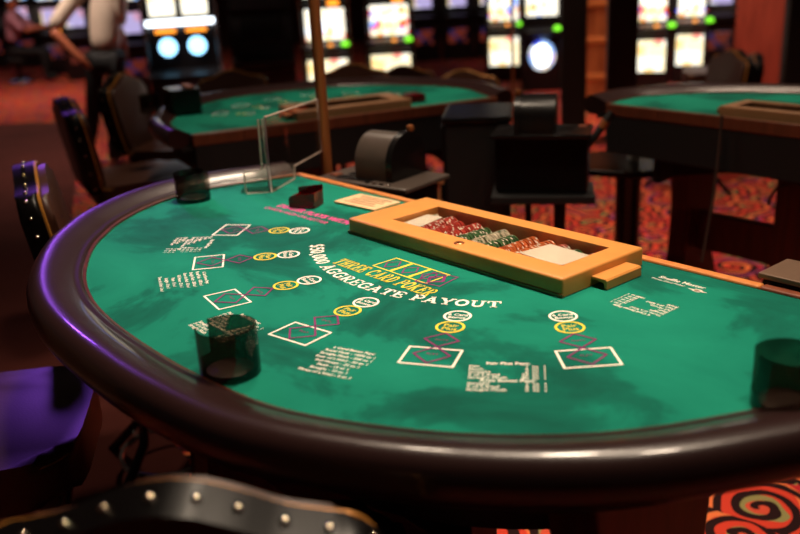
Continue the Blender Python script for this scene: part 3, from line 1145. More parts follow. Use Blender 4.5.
# ------------------------------------------------------------------ shuffler beside the dealer edge
def make_shuffler(label, loc, rz, group=None):
    t = tag(empty('card_shuffler', loc, rz), label, 'card shuffler', group)
    box('body', (0, 0, 0.775), (0.32, 0.155, 0.20), M_BLACK, t, bevel=0.006)
    box('top_plate', (0, 0.020, 0.882), (0.34, 0.212, 0.014), M_DARKPL, t, bevel=0.004)
    box('recess', (-0.045, -0.045, 0.8898), (0.13, 0.034, 0.003), M_BLACK, t, bevel=0.001)
    box('recess', (-0.06, 0.0, 0.8898), (0.09, 0.026, 0.003), M_BLACK, t, bevel=0.001)
    box('display', (-0.135, -0.03, 0.8905), (0.026, 0.030, 0.005), M_BROWNTRIM, t, bevel=0.001)
    for k in range(4):
        box('button', (0.02 + k * 0.026, -0.072, 0.8905), (0.012, 0.008, 0.005), M_STEEL if k % 2 else M_BLACK, t, bevel=0.001)
    # arched hood: profile in (y, z), extruded along x
    pts = [(-0.040, 0.888), (-0.040, 0.915)] + [(0.040 + 0.080 * math.cos(math.radians(an)), 0.930 + 0.086 * math.sin(math.radians(an))) for an in range(172, 9, -8)] + [(0.120, 0.888)]
    bm = bmesh.new()
    extrude_poly(bm, pts, 0.115, 'x', 0.003, off=-0.050)
    bmo('hood', bm, M_DARKPL, t, True, angle=0.5)
    bm = bmesh.new()
    extrude_poly(bm, [(0.030 + (y - 0.030) * 1.04, 0.886 + (z - 0.886) * 1.04) for y, z in pts], 0.022, 'x', 0.004, off=0.066)
    bmo('hood_end', bm, M_BLACK, t, True, angle=0.5)
    lathe('knob', [(0, 0.02), (0.009, 0.018), (0.012, 0.008), (0.009, 0), (0, 0)], M_BRASS, t, 14, loc=(0.078, 0.065, 1.017))
    box('column', (0.03, 0.0, 0.335), (0.10, 0.10, 0.67), M_BLACKM, t, bevel=0.005)
    return t


SH1 = make_shuffler('black card shuffler with arched hood at the honey coloured table edge', (-0.705, 0.190, 0), 0.2)


# poles
def make_pole(label, u, v, z, r, top):
    p = onz(u, v, z)
    t = tag(empty('brass_pole', (p.x, p.y, 0)), label, 'pole', None)
    lathe('base', [(0, 0.02), (0.05, 0.02), (0.12, 0.008), (0.13, 0), (0, 0)], M_BRASS, t, 24)
    lathe('shaft', [(r, 0.015), (r, top), (0, top)], M_BRASS, t, 16)
    return t


# ------------------------------------------------------------------ cash box fixed to the dealer edge
cb = tag(empty('cash_box', (0.70, 0.100, 0)), 'black cash box with brown slotted lid at the table edge', 'cash box')
box('body', (0, -0.0, 0.81), (0.30, 0.095, 0.20), M_BLACK, cb, bevel=0.004)
box('slot_plate', (0, 0, 0.9165), (0.31, 0.105, 0.010), mat('slot_plate', (116, 92, 76), 0.35, metal=0.3, var=0.05, vscale=30), cb, bevel=0.002)
box('slot', (0.03, 0.005, 0.9222), (0.16, 0.006, 0.0014), M_STEEL, cb)
box('bracket', (0, 0, 0.355), (0.08, 0.07, 0.71), M_BLACKM, cb)

make_pole('tall brass pole behind the card shuffler and clear shield', 326.5, 161, FZ, 0.0175, 2.1)
make_pole('thin brass pole rising behind the drawer cabinet', 514, 185, 0.0, 0.0095, 2.1)


# ------------------------------------------------------------------ chairs
def back_outline():
    h = [(0.0, 0.0), (0.175, 0.0), (0.200, 0.03), (0.218, 0.14), (0.226, 0.25), (0.222, 0.315), (0.200, 0.345), (0.165, 0.352), (0.120, 0.362), (0.075, 0.382), (0.035, 0.396), (0.0, 0.400)]
    pts = catmull([Vector((a, b)) for a, b in h[1:]], 3)
    return [(p.x, p.y) for p in pts] + [(-p.x, p.y) for p in pts[-2::-1]]


BO = back_outline()
STUD_ME = None
CH = {}


def chair_meshes():
    def keep(o):
        me = o.data
        bpy.data.objects.remove(o)
        return me
    # backrest local frame: x right, z up, front = +y ; thickness 0.07
    bm = bmesh.new()
    extrude_poly(bm, BO, 0.055, 'y', 0.014, off=-0.055)
    CH['back_shell'] = keep(bmo('back_shell', bm, M_LEATHERB, None, True, angle=0.7))
    bm = bmesh.new()
    extrude_poly(bm, [(a * 0.90, 0.018 + b * 0.915) for a, b in BO], 0.036, 'y', 0.016, off=-0.010, seg=4)
    CH['back_pad'] = keep(bmo('back_pad', bm, M_LEATHER, None, True, angle=0.9))
    CH['piping'] = keep(tube('piping', [(a * 0.945, 0.002, 0.010 + b * 0.958) for a, b in BO], 0.0045, M_PIPING, None, 6, True))
    bm = bmesh.new()
    sq = []
    for k in range(44):
        an = 2 * PI * k / 44
        c, s = math.cos(an), math.sin(an)
        sq.append((math.copysign(abs(c) ** 0.45, c) * 0.225, math.copysign(abs(s) ** 0.45, s) * 0.215))
    extrude_poly(bm, sq, 0.095, 'z', 0.030, off=0.0, seg=5)
    CH['seat'] = keep(bmo('seat', bm, M_LEATHER, None, True, angle=1.0))
    CH['welt'] = keep(tube('welt', [(a * 0.975, b * 0.975, 0.078) for a, b in sq], 0.0035, M_PIPING, None, 6, True))
    bm = bmesh.new()
    bmesh.ops.create_icosphere(bm, subdivisions=2, radius=0.0055)
    me = bpy.data.meshes.new('stud')
    bm.to_mesh(me)
    bm.free()
    for p in me.polygons:
        p.use_smooth = True
    me.materials.append(M_STUD)
    CH['stud'] = me
    CH['seat_frame'] = keep(box('seat_frame', (0, 0, 0), (0.36, 0.34, 0.03), M_BLACKM, None, bevel=0.004))
    for k, (sx, sy) in enumerate(((1, 1), (-1, 1), (1, -1), (-1, -1))):
        CH['leg%d' % k] = keep(tube('leg', [(sx * 0.155, sy * 0.145, 0.0), (sx * 0.075, sy * 0.07, -0.30), (sx * 0.09, sy * 0.085, -0.40), (sx * 0.20, sy * 0.19, -0.545)], [0.018, 0.016, 0.016, 0.015], M_BLACK, None, 8))
    CH['foot_ring'] = keep(tube('foot_ring', [(0.16 * math.cos(2 * PI * k / 24), 0.16 * math.sin(2 * PI * k / 24), -0.48) for k in range(24)], 0.009, M_STEEL, None, 6, True))


chair_meshes()


def make_chair(label, x, y, face, group='leather chairs at the card tables', studs=True, z_seat=0.545, tilt=0.14, hb=0.0):
    """face: world direction (radians) that the sitter looks; chair origin on the floor under the seat centre"""
    rz = face - PI / 2
    t = tag(empty('casino_chair', (x, y, 0), rz), label, 'chair', group)
    link('seat', CH['seat'], None, t, loc=(0, 0, z_seat + 0.01))
    link('welt', CH['welt'], None, t, loc=(0, 0, z_seat + 0.01))
    link('seat_frame', CH['seat_frame'], None, t, loc=(0, 0, z_seat))
    for k in range(4):
        link('leg', CH['leg%d' % k], None, t, loc=(0, 0, z_seat))
    link('foot_ring', CH['foot_ring'], None, t, loc=(0, 0, z_seat))
    M = Matrix.Translation((0, -0.195, z_seat + 0.075 + hb)) @ Matrix.Rotation(tilt, 4, 'X')
    bk = link('backrest', CH['back_shell'], None, t)
    bk.matrix_local = M
    link('back_pad', CH['back_pad'], None, bk)
    link('piping', CH['piping'], None, bk)
    if studs:
        n = len(BO)
        # evenly spaced studs around the edge
        acc, last = 0.0, None
        for i in range(n):
            p = Vector(BO[i])
            q = Vector(BO[(i + 1) % n])
            if p.y < 0.05 and q.y < 0.05:
                continue
            if last is None or (p - last).length > 0.042:
                last = p
                nr = Vector((q.y - p.y, -(q.x - p.x)))
                if nr.length < 1e-6:
                    continue
                nr.normalize()
                for yy in (-0.028,):
                    link('stud', CH['stud'], None, bk, loc=(p.x + nr.x * 0.0005, yy, p.y + nr.y * 0.0005))
    return t


def ang_of(v):
    return math.atan2(v[1], v[0])


def chair_by_back(label, u, v, ztop, face, **kw):
    """place so that the crest of the back is at pixel u,v with height ztop"""
    p = onz(u, v, ztop)
    d = Vector((math.cos(face), math.sin(face)))
    # crest offset behind the seat centre
    off = 0.195 + 0.40 * math.sin(0.14) + 0.02
    return make_chair(label, p.x + d.x * off, p.y + d.y * off, face, **kw)


def face_dir(u, ca, cr):
    """direction from components: towards the camera (ca) and picture right (cr) at chair"""
    d = ray(u, 100)
    tc = -Vector((d.x, d.y, 0)).normalized()
    rt = Vector((-tc.y, tc.x, 0))
    return ang_of(tc * ca + rt * cr)


ZT = 1.01
chair_by_back('dark chair with gold piping and studded edge turned sideways beside the main table', 26, 164, ZT, face_dir(40, 0.06, 0.998))
chair_by_back('edge-on studded chair beside the smaller table with a standing person behind', 62, 98, ZT, face_dir(62, -0.12, 0.99))
chair_by_back('brown backed chair with studs at the rounded rail end of the smaller table', 118, 80, 0.98, face_dir(112, 0.42, 0.90))
# chairs beyond the smaller table
for u, v, D, lb in ((230, 68, 5.7, 'brown camel backed chair beyond the smaller table, before a dark cabinet'), (350, 62, 5.4, 'brown camel backed chair beyond the smaller table, in front of bright slots'), (402, 64, 6.3, 'dark chair beyond the smaller table, beside another chair'), (462, 68, 5.4, 'brown chair beyond the smaller table near the thin brass pole')):
    p = atd(u, v, D)
    fa = face_dir(u, 1.0, 0.1)
    d = Vector((math.cos(fa), math.sin(fa)))
    make_chair(lb, p.x + d.x * 0.27, p.y + d.y * 0.27, fa, studs=False, hb=p.z - 1.02)
# foreground chairs
make_chair('leather chair with stitched seat pulled up to the main table rail', -0.50, -1.03, 1.05, z_seat=0.55)
p = onz(172, 486, 0.985)
make_chair('studded chair pushed under the main table rail', p.x - 0.20, p.y + 0.17, math.radians(138), hb=-0.03)
# chairs by the far right table
for u, v, D, ca, cr, lb in ((735, 48, 5.6, 0.5, -0.85, 'black chair behind the plain felt table by red panels'), (757, 52, 6.3, 0.15, -0.98, 'edge-on black chair behind the plain felt table')):
    p = atd(u, v, D)
    fa = face_dir(u, ca, cr)
    d = Vector((math.cos(fa), math.sin(fa)))
    make_chair(lb, p.x + d.x * 0.27, p.y + d.y * 0.27, fa, studs=False, hb=p.z - 1.02)

# ------------------------------------------------------------------ the two further tables
KEEP = {'felt', 'chip_tray', 'rail', 'rail_seam', 'apron', 'underboard', 'edge_trim', 'apron_panel', 'leg', 'stretcher', 'center_panel', 'underframe'}
FSUB = {'card_outline', 'pair_circle', 'bonus_circle'}


def base(n):
    return n.split('.')[0]


def copy_table(label, loc, rz, scale, spots):
    c = T1.copy()
    COL.objects.link(c)
    c.location, c.rotation_euler, c.scale = loc, (0, 0, rz), scale
    for ch in list(T1.children):
        if base(ch.name) in KEEP:
            k = ch.copy()
            COL.objects.link(k)
            k.parent = c
            if base(ch.name) == 'felt' and spots:
                for g in list(ch.children):
                    if base(g.name) in FSUB:
                        q = g.copy()
                        COL.objects.link(q)
                        q.parent = k
    for k in c.children:
        if base(k.name) == 'edge_trim':
            k.data = k.data.copy()
            k.data.materials[0] = M_DARKTRIM
    tag(c, label, 'gaming table')
    return c


a, b = onz(240, 128, FZ), onz(490, 97, FZ)
dv = (a - b)
rz2 = math.atan2(dv.y, dv.x)
mid = (onz(235, 129, FZ) + onz(472, 99, FZ)) / 2
SX2 = 0.78
shift2 = (b - a).normalized() * 0.07
T2 = copy_table('smaller green card table with chairs around it, set across the pit', (mid.x - shift2.x, mid.y - shift2.y, 0), rz2, (SX2, 1.06, 1), True)
LID2 = copy_tree(LID1)
tag(LID2, 'tan tray lid on the smaller card table', 'tray lid')
LID2.location, LID2.rotation_euler, LID2.scale = (mid.x, mid.y, 0), (0, 0, rz2), (0.82, 1.0, 1.0)
def recolor_lid(t):
    for k in t.children:
        if k.data.materials[0] == M_LID:
            k.data = k.data.copy()
            k.data.materials[0] = M_LIDB


recolor_lid(LID2)
a3, b3 = onz(614, 104, FZ), onz(800, 124.5, FZ)
dv3 = (a3 - b3)
rz3 = math.atan2(dv3.y, dv3.x)
ux3 = dv3.normalized()
o3 = a3 - ux3 * 0.80
T3 = copy_table('plain green card table with red wood trestle legs', (o3.x, o3.y, 0), rz3, (1.0, 0.72, 1), False)
LID3 = copy_tree(LID1)
tag(LID3, 'tan tray lid on the plain card table', 'tray lid')
LID3.scale = (1, 0.72, 1)
LID3.location, LID3.rotation_euler = (o3.x - ux3.x * 0.01, o3.y - ux3.y * 0.01, 0), (0, 0, rz3)
recolor_lid(LID3)

# shuffler block and drink on the smaller table
p = onz(184, 113, FZ)
g = tag(empty('card_shoe', (p.x, p.y, FZ + 0.001), rz2), 'black box with gold lit buttons on the smaller card table', 'card shoe')
bm = bmesh.new()
add_box(bm, (0, 0, 0.055), (0.13, 0.17, 0.11), 0, 0.006)
bmo('body', bm, M_BLACK, g)
for k in range(4):
    box('button', (-0.03 + 0.0, -0.055 + k * 0.036, 0.114), (0.035, 0.024, 0.008), M_BRASS, g, bevel=0.002)
p = onz(151, 112, FZ)
make_cup((p.x, p.y, FZ + 0.001), 0.4, 'smoked cup holder on the smaller card table', 1.0)
p = onz(414, 101.5, FZ)
box_ = box('discard_holder', (p.x, p.y, FZ + 0.018), (0.07, 0.10, 0.034), M_REDACR, None, rz=rz2, bevel=0.006)
tag(box_, 'small red discard holder on the smaller card table', 'card holder')

# ------------------------------------------------------------------ pit furniture: drop box cabinet, shuffler stand, side table
p = onz(462, 112, 0.92)
ca = tag(empty('drawer_cabinet', (p.x + 0.03, p.y + 0.06, 0), math.radians(-48)), 'narrow black drawer cabinet with brass edged ledges in the pit', 'cabinet')
# local y- faces the camera
box('body', (0, 0, 0.45), (0.32, 0.24, 0.90), M_BLACKM, ca, bevel=0.006)
box('top', (0, 0, 0.911), (0.34, 0.26, 0.022), M_BLACK, ca, bevel=0.004)
for k, (z, h, d) in enumerate(((0.78, 0.20, 0.012), (0.635, 0.065, 0.024), (0.33, 0.50, 0.040))):
    dr = box('drawer', (0, -0.12 - d / 2, z), (0.312, d, h), M_BLACK, ca, bevel=0.004)
    box('edge_strip', (0, -d / 2 + 0.001, h / 2 + 0.001), (0.305, d * 0.9, 0.006), M_BRASS if k else M_BLACK, dr, bevel=0.001)
    lathe('lock', [(0, 0.006), (0.008, 0.005), (0.010, 0), (0, 0)], M_BRASS, dr, 12, loc=(0.03, -d / 2, 0.0), rot=(PI / 2, 0, 0))

# second shuffler on its tubular stand
p = onz(543, 128, 0.9)
st = tag(empty('shuffler_stand', (p.x, p.y, 0), 0), 'black tubular stand with curved arm and brass tip carrying a shuffler', 'stand')
q0 = Vector((p.x, p.y, 0))


def loc3(u, v, D):
    return atd(u, v, D) - q0


DS = (p - CAM).dot(FH)
b1, b2 = loc3(528, 155, DS + 0.05), loc3(560, 160, DS - 0.05)
tube('post', [(b1.x, b1.y, 0.0), (b1.x, b1.y, b1.z)], 0.012, M_BLACKM, st)
tube('post', [(b2.x, b2.y, 0.0), (b2.x, b2.y, 0.65)], 0.022, M_BLACKM, st)
cv = [loc3(500, 140, DS), loc3(515, 152, DS), loc3(535, 160, DS), loc3(560, 162, DS), loc3(580, 152, DS), loc3(598, 132, DS), loc3(612, 112, DS)]
tube('curved_arm', catmull(cv, 5), 0.013, M_BLACKM, st)
tube('brass_tip', [loc3(602, 128, DS), loc3(606, 121, DS)], 0.016, M_BRASS, st)
box('platform', (0, 0, 0.665), (0.36, 0.22, 0.03), M_BLACKM, st, rz=math.radians(40), bevel=0.004)
s2 = tag(empty('card_shuffler', (p.x, p.y, 0), math.radians(215)), 'black card shuffler with domed hood on a tubular stand', 'card shuffler')
for ch in SH1.children:
    if base(ch.name) != 'column':
        k = ch.copy()
        COL.objects.link(k)
        k.parent = s2
        k.location = k.location + Vector((0, 0, 0.01))
        if k.data.materials[0] == M_DARKPL:
            k.data = k.data.copy()
            k.data.materials[0] = M_BLACK

# octagonal side table
p = onz(629, 162, 0.6)
sd = tag(empty('side_table', (p.x, p.y, 0), 0.3), 'black octagonal pedestal side table on patterned carpet', 'side table')
bm = bmesh.new()
extrude_poly(bm, [(0.25 * math.cos(PI / 8 + k * PI / 4), 0.25 * math.sin(PI / 8 + k * PI / 4)) for k in range(8)], 0.03, 'z', 0.006, off=0.58)
bmo('top', bm, M_BLACK, sd)
lathe('column', [(0.065, 0.58), (0.055, 0.5), (0.055, 0.06), (0.075, 0.04), (0, 0.04)], M_BLACK, sd, 20)
bm = bmesh.new()
extrude_poly(bm, [(0.20 * math.cos(PI / 8 + k * PI / 4), 0.20 * math.sin(PI / 8 + k * PI / 4)) for k in range(8)], 0.04, 'z', 0.008, off=0.0)
bmo('base', bm, M_BLACK, sd)
p = onz(634, 160, 0.61)
gl = lathe('candle_glass', [(0, 0), (0.022, 0), (0.026, 0.006), (0.028, 0.05), (0.024, 0.05), (0.022, 0.01), (0, 0.01)], M_PAPER, None, 18, loc=(p.x, p.y, 0.6105))
tag(gl, 'small white glass on the black octagonal side table', 'glass')

# cables under the plain table
for pts, lb in ([[(768, 205), (775, 190), (790, 184), (806, 190)], 'thin curled cable under the plain card table'], [[(722, 115), (718, 160), (712, 205), (705, 245), (702, 262)], 'dark hanging cord at the plain card table edge']):
    D = (onz(720, 118, FZ) - CAM).dot(FH) - 0.02
    c = tube('cable', catmull([atd(u, v, D) for u, v in pts], 5), 0.005, M_DARKPL, None, 6)
    tag(c, lb, 'cable')


# ------------------------------------------------------------------ slot machines
def emi_panel(name, c, s, m, parent, tilt=0.0):
    bm = bmesh.new()
    add_box(bm, (0, 0, 0), s, 0, min(s) * 0.3)
    return bmo(name, bm, m, parent, loc=c, rot=(tilt, 0, 0))


def make_slot(label, u, D, yaw_off=0.0, wd=0.52, style='classic', screens=(0, 1), side=None, group='slot machines in the gaming hall', zoff=0.0, v0=40):
    p = atd(u, v0, D)
    d = CAM - p
    rz = math.atan2(d.y, d.x) + PI / 2 + yaw_off           # local -y faces the camera
    t = tag(empty('slot_machine', (p.x, p.y, 0), rz), label, 'slot machine', group)
    prof = [(-0.26, 0.0), (-0.26, 0.58), (-0.36, 0.62), (-0.36, 0.67), (-0.22, 0.72), (-0.14, 1.10), (-0.20, 1.14), (-0.18, 1.62), (0.22, 1.62), (0.26, 0.0)]
    bm = bmesh.new()
    extrude_poly(bm, prof, wd, 'x', 0.01, off=-wd / 2, seg=1)
    bmo('cabinet', bm, M_CABINET, t)
    s1 = S_WHITE[screens[0] % 4]
    s2 = S_WHITE[screens[1] % 4]
    if style == 'classic':
        emi_panel('belly_glass', (0, -0.268, 0.37), (wd * 0.86, 0.014, 0.34), S_CREAM, t)
        emi_panel('main_screen', (0, -0.185, 0.925), (wd * 0.84, 0.014, 0.27), s1, t, -0.2)
        emi_panel('trim_strip', (0, -0.222, 0.765), (wd * 0.84, 0.014, 0.05), S_WHITE[2], t, -0.2)
        emi_panel('top_screen', (0, -0.20, 1.36), (wd * 0.86, 0.014, 0.36), s2, t, 0.04)
        emi_panel('badge', (0.10, -0.19, 1.115), (0.12, 0.05, 0.06), E_ORANGE, t)
        emi_panel('line_strip', (-0.11, -0.20, 0.80), (0.15, 0.012, 0.02), E_BLUE, t, -0.2)
        emi_panel('line_strip', (0.12, -0.20, 0.80), (0.15, 0.012, 0.02), E_RED, t, -0.2)
        for k in range(5):
            lathe('button', [(0, 0.012), (0.022, 0.01), (0.026, 0), (0, 0)], E_ORANGE if k == 3 else M_SLOTTRIM, t, 12, loc=(-0.18 + k * 0.075, -0.31, 0.69), rot=(0.33, 0, 0))
        lathe('spin_button', [(0, 0.03), (0.035, 0.026), (0.045, 0), (0, 0)], E_GREEN, t, 14, loc=(0.20, -0.315, 0.69), rot=(0.33, 0, 0))
    elif style == 'round':
        emi_panel('top_screen', (0, -0.20, 1.36), (wd * 0.86, 0.014, 0.36), s2, t, 0.04)
        emi_panel('main_screen', (0, -0.185, 0.95), (wd * 0.84, 0.014, 0.24), s1, t, -0.2)
        bm = bmesh.new()
        extrude_poly(bm, [(0.15 * math.cos(2 * PI * k / 24), 0.17 * math.sin(2 * PI * k / 24)) for k in range(24)], 0.016, 'y', 0.003, off=-0.012)
        bmo('round_glass', bm, S_BLUE, t, loc=(0, -0.262, 0.40))
        bm = bmesh.new()
        extrude_poly(bm, [(0.10 * math.cos(2 * PI * k / 24), 0.13 * math.sin(2 * PI * k / 24)) for k in range(24)], 0.006, 'y', 0.001, off=-0.004)
        bmo('glow_disc', bm, E_WHITE, t, loc=(0, -0.278, 0.40))
        lathe('spin_button', [(0, 0.03), (0.035, 0.026), (0.045, 0), (0, 0)], E_GREEN, t, 14, loc=(0.17, -0.315, 0.69), rot=(0.33, 0, 0))
    elif style == 'twin':
        for sx in (-1, 1):
            emi_panel('reel_window', (sx * wd * 0.23, -0.19, 1.28), (wd * 0.38, 0.02, 0.26), S_CREAM, t, 0.0)
            lathe('glow_button', [(0, 0.03), (0.05, 0.03), (0.070, 0.02), (0.078, 0), (0, 0)], E_CYAN, t, 20, loc=(sx * wd * 0.21, -0.195, 0.90), rot=(PI / 2 - 0.2, 0, 0))
            emi_panel('gold_line', (sx * wd * 0.22, -0.175, 1.03), (wd * 0.3, 0.014, 0.03), E_ORANGE, t, -0.2)
        emi_panel('light_bar', (0, -0.215, 1.10), (wd * 0.98, 0.03, 0.05), E_WHITE, t)
        emi_panel('lower_screen', (0, -0.268, 0.46), (wd * 0.7, 0.014, 0.16), S_DIM, t)
        emi_panel('top_screen', (0, -0.20, 1.50), (wd * 0.9, 0.014, 0.14), S_BLUE, t)
    elif style == 'blue':
        emi_panel('main_screen', (0, -0.185, 0.93), (wd * 0.66, 0.014, 0.26), S_FAR, t, -0.2)
        emi_panel('top_screen', (0, -0.20, 1.36), (wd * 0.8, 0.014, 0.30), S_BLUE, t, 0.04)
        emi_panel('belly_glass', (0, -0.268, 0.37), (wd * 0.7, 0.014, 0.22), S_DIM, t)
        if 'orange' in label:
            lathe('spin_button', [(0, 0.03), (0.05, 0.026), (0.06, 0), (0, 0)], E_ORANGE, t, 14, loc=(0.12, -0.315, 0.70), rot=(0.9, 0, 0))
    elif style == 'dark':
        emi_panel('main_screen', (0, -0.185, 0.95), (wd * 0.7, 0.014, 0.24), M_BLACK, t, -0.2)
        emi_panel('badge', (0.05, -0.20, 1.30), (0.06, 0.014, 0.07), M_BRASS, t)
    for sx in (-1, 1):
        bm = bmesh.new()
        extrude_poly(bm, [(a - 0.004, b) for a, b in prof], 0.022, 'x', 0.0, off=sx * (wd / 2 + 0.012) - 0.011)
        bmo('side_panel', bm, M_SLOTWOOD if side == 'wood' else M_SLOTTRIM if side == 'chrome' else M_CABINET, t)
    return t


make_slot('slot machine with wood side and cream glass behind the brass pole', 326, 10.0, 0.0, 0.50, 'classic', (0, 1), 'wood')
make_slot('slot machine with cream belly glass beside the wood sided slot', 390, 10.2, 0.0, 0.50, 'classic', (1, 2), None)
make_slot('twin slot machine with a white light bar and round cyan buttons', 182, 8.0, 0.0, 0.58, 'twin', (2, 3), 'chrome')
make_slot('dark unlit cabinet with a brass badge beside the twin slot', 262, 8.9, 0.0, 0.54, 'dark')
make_slot('slot machine with a white belly glass behind the thin pole', 504, 11.6, 0.0, 0.42, 'classic', (3, 0), None)
make_slot('slot machine with a round blue lit glass', 542, 10.6, 0.0, 0.42, 'round', (2, 1), None)
make_slot('slot machine beside the black pillar with a cream belly', 652, 10.2, 0.0, 0.34, 'classic', (1, 3), None)
make_slot('slot machine between a lit slot and violet lights', 690, 10.6, 0.0, 0.34, 'classic', (0, 2), None)
for u, D, stl, lb in ((424, 14.5, 'blue', 'far dim slot machine with blue top above the chairs'), (458, 14.5, 'blue', 'far slot machine with violet top above the chairs'), (490, 14.5, 'blue', 'far slot machine with a pale blue top'),
                      (24, 17.2, 'blue', 'far blue slot machine behind the seated person'), (54, 15.6, 'blue', 'far blue slot machine with an orange button facing the seated person'), (78, 14.5, 'blue', 'far blue slot machine by the standing person'),
                      (132, 12.0, 'blue', 'far blue topped slot machine beside the twin slot and the standing person'), (-8, 17.5, 'blue', 'far slot machine with pink light behind the seated person'), (718, 11.5, 'blue', 'far slot machine with violet lights by the panels')):
    make_slot(lb, u, D, 0.0, 0.42, stl, (random.randint(0, 3), random.randint(0, 3)), None)


# pillars (part of the hall)
def pillar(u, D, wd, h, m, rz=0.6, label=None):
    p = atd(u, 40, D)
    o = box('pillar', (p.x, p.y, h / 2), (wd, wd, h), m, rz=rz, bevel=0.01)
    structure(o)
    return o


pillar(574, 7.2, 0.20, 3.4, M_BLACKM, 0.69)
pillar(622, 7.4, 0.24, 3.4, M_BLACKM, 0.69)
wp = pillar(596, 9.5, 0.24, 3.4, wood_material('pillar_wood', (150, 82, 44), (196, 120, 70), 2.0), 0.69)
for zz in (0.25, 0.62, 0.98, 1.3):
    box('highlight_band', (0, 0, zz - 1.7), (0.26, 0.26, 0.06), M_GOLDW, wp, bevel=0.01)  # lighter bands stand in for bright highlights on the wood column
pillar(797, 6.2, 0.16, 3.4, M_BLACKM, 0.69)
# red wood half wall at the far right
a, b = atd(735, 40, 9.5), atd(860, 40, 9.0)
wl = wall('wall_right', (a.x, a.y), (b.x, b.y), 1.0, wood_material('panel_wood', (120, 52, 40), (150, 70, 54), 3.0))


# ------------------------------------------------------------------ people
def skin_body(name, joints, edges, m, parent, sub=2):
    """joints: {name: (Vector, radius)}; grows one continuous surface"""
    names = list(joints)
    me = bpy.data.meshes.new(name)
    me.from_pydata([tuple(joints[k][0]) for k in names], [(names.index(a), names.index(b)) for a, b in edges], [])
    ob = bpy.data.objects.new('tmp', me)
    COL.objects.link(ob)
    sk = ob.modifiers.new('s', 'SKIN')
    for i, k in enumerate(names):
        r = joints[k][1]
        r = r if isinstance(r, tuple) else (r, r)
        me.skin_vertices[0].data[i].radius = r
        me.skin_vertices[0].data[i].use_root = (i == 0)
    sk.use_smooth_shade = True
    sb_ = ob.modifiers.new('u', 'SUBSURF')
    sb_.levels = sub
    bpy.context.view_layer.update()
    dg = bpy.context.evaluated_depsgraph_get()
    out = bpy.data.meshes.new_from_object(ob.evaluated_get(dg))
    bpy.data.objects.remove(ob)
    out.materials.clear()
    for p in out.polygons:
        p.use_smooth = True
    return link(name, out, m, parent)


def person(label, foot, ax, ay, J, mats, lean=0.0):
    """J: joint offsets in (right, toward-facing depth, up) relative to foot point"""
    t = tag(empty('person', foot), label, 'person')

    def V(k):
        a, b, c = J[k]
        return ax * (a + lean * c) + ay * b + Vector((0, 0, c))
    g = lambda k, r: (V(k), r)
    body = {'pelvis': g('pelvis', (0.125, 0.10)), 'kneeL': g('kneeL', 0.066), 'ankleL': g('ankleL', 0.045), 'toeL': g('toeL', 0.038), 'kneeR': g('kneeR', 0.066), 'ankleR': g('ankleR', 0.045), 'toeR': g('toeR', 0.038),
            'hipL': g('hipL', 0.085), 'hipR': g('hipR', 0.085)}
    skin_body('trousers', body, [('pelvis', 'hipL'), ('hipL', 'kneeL'), ('kneeL', 'ankleL'), ('ankleL', 'toeL'), ('pelvis', 'hipR'), ('hipR', 'kneeR'), ('kneeR', 'ankleR'), ('ankleR', 'toeR')], mats[1], t)
    top = {'waist': g('waist', (0.14, 0.11)), 'chest': g('chest', (0.145, 0.115)), 'collar': g('collar', 0.085), 'shL': g('shL', 0.072), 'elL': g('elL', 0.062), 'shR': g('shR', 0.072), 'elR': g('elR', 0.062)}
    skin_body('shirt', top, [('waist', 'chest'), ('chest', 'collar'), ('collar', 'shL'), ('shL', 'elL'), ('collar', 'shR'), ('shR', 'elR')], mats[0], t)
    sk = {'elL': g('elL', 0.045), 'wrL': g('wrL', 0.034), 'haL': g('haL', (0.042, 0.024)), 'fiL': g('fiL', 0.018)}
    skin_body('arm', sk, [('elL', 'wrL'), ('wrL', 'haL'), ('haL', 'fiL')], M_SKIN, t)
    sk = {'elR': g('elR', 0.045), 'wrR': g('wrR', 0.034), 'haR': g('haR', (0.042, 0.024)), 'fiR': g('fiR', 0.018)}
    skin_body('arm', sk, [('elR', 'wrR'), ('wrR', 'haR'), ('haR', 'fiR')], M_SKIN, t)
    hd = {'neck': g('collar', 0.055), 'jaw': g('jaw', 0.075), 'skull': g('skull', 0.10), 'nose': (V('jaw') + ay * 0.085 + Vector((0, 0, 0.045)), 0.018)}
    skin_body('head', hd, [('neck', 'jaw'), ('jaw', 'skull'), ('jaw', 'nose')], M_SKIN, t)
    hr = {'a': (V('skull') - ay * 0.02 + Vector((0, 0, 0.03)), 0.105), 'b': (V('jaw') - ay * 0.06 + Vector((0, 0, 0.06)), 0.07)}
    skin_body('hair', hr, [('a', 'b')], M_HAIR, t)
    return t


# standing person by the chairs, hand on hip, looking away to the picture's left
foot = onz(100, 165, 0.0)
rr = Vector((RT0.x, RT0.y, 0))
aw = Vector((FH.x, FH.y, 0))
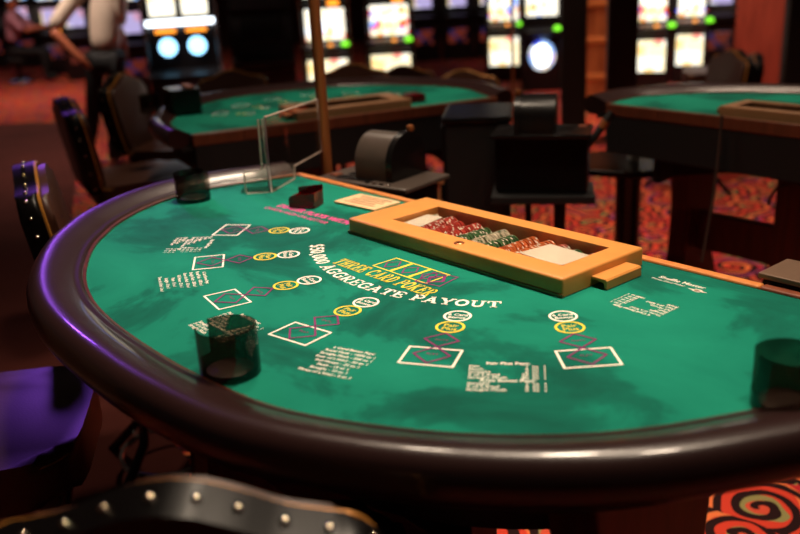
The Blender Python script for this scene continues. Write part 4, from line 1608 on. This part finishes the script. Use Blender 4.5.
# ax = picture right, ay = facing direction (away and a little left)
J = dict(pelvis=(0.0, 0, 0.86), hipL=(-0.09, 0, 0.84), hipR=(0.09, 0, 0.84), kneeL=(-0.09, 0.03, 0.46), kneeR=(0.11, -0.02, 0.46), ankleL=(-0.09, -0.03, 0.08), ankleR=(0.12, -0.06, 0.08), toeL=(-0.12, 0.12, 0.045), toeR=(0.12, 0.10, 0.045),
         waist=(0.0, 0, 0.90), chest=(-0.05, 0.05, 1.22), collar=(-0.13, 0.08, 1.45), shL=(-0.28, 0.06, 1.38), shR=(0.05, 0.06, 1.40), elL=(-0.40, -0.16, 1.12), elR=(0.07, 0.06, 1.10),
         wrL=(-0.19, -0.20, 0.93), haL=(-0.12, -0.19, 0.87), fiL=(-0.07, -0.17, 0.80), wrR=(0.08, 0.20, 0.93), haR=(0.08, 0.24, 0.86), fiR=(0.08, 0.26, 0.79), jaw=(-0.16, 0.12, 1.56), skull=(-0.17, 0.11, 1.66))
person('standing person in beige shirt and black trousers with a hand on the hip', foot, rr, aw, J, (M_SHIRT, M_TROUSER), 0.22)
# seated person at the far slot machines
foot = onz(24, 82, 0.0)
J = dict(pelvis=(-0.05, 0, 0.50), hipL=(0.0, 0.09, 0.47), hipR=(0.0, -0.09, 0.47), kneeL=(0.42, 0.10, 0.46), kneeR=(0.42, -0.12, 0.46), ankleL=(0.42, 0.10, 0.09), ankleR=(0.38, -0.12, 0.09), toeL=(0.54, 0.10, 0.05), toeR=(0.52, -0.12, 0.05),
         waist=(-0.05, 0, 0.60), chest=(-0.01, 0, 0.88), collar=(0.03, 0, 1.05), shL=(0.03, 0.18, 0.99), shR=(0.03, -0.18, 0.99), elL=(0.22, 0.22, 0.79), elR=(0.22, -0.22, 0.79),
         wrL=(0.44, 0.14, 0.83), haL=(0.51, 0.12, 0.83), fiL=(0.58, 0.12, 0.83), wrR=(0.44, -0.14, 0.83), haR=(0.51, -0.12, 0.83), fiR=(0.58, -0.12, 0.83), jaw=(0.07, 0, 1.15), skull=(0.06, 0, 1.25))
person('seated person in a pink shirt playing a far blue slot machine', foot, rr, rr * 0.01 - aw, J, (M_SHIRTP, M_TROUSER))
q = foot - rr * 0.04
sl = tag(empty('slot_stool', (q.x, q.y, 0)), 'dark round stool under the seated person', 'stool')
lathe('seat', [(0, 0.375), (0.17, 0.37), (0.19, 0.35), (0.18, 0.31), (0, 0.31)], M_BLACKM, sl, 20)
lathe('column', [(0.03, 0.31), (0.03, 0.05), (0, 0.05)], M_BLACK, sl, 12)
lathe('base', [(0, 0.05), (0.05, 0.05), (0.20, 0.02), (0.21, 0), (0, 0)], M_BLACK, sl, 20)
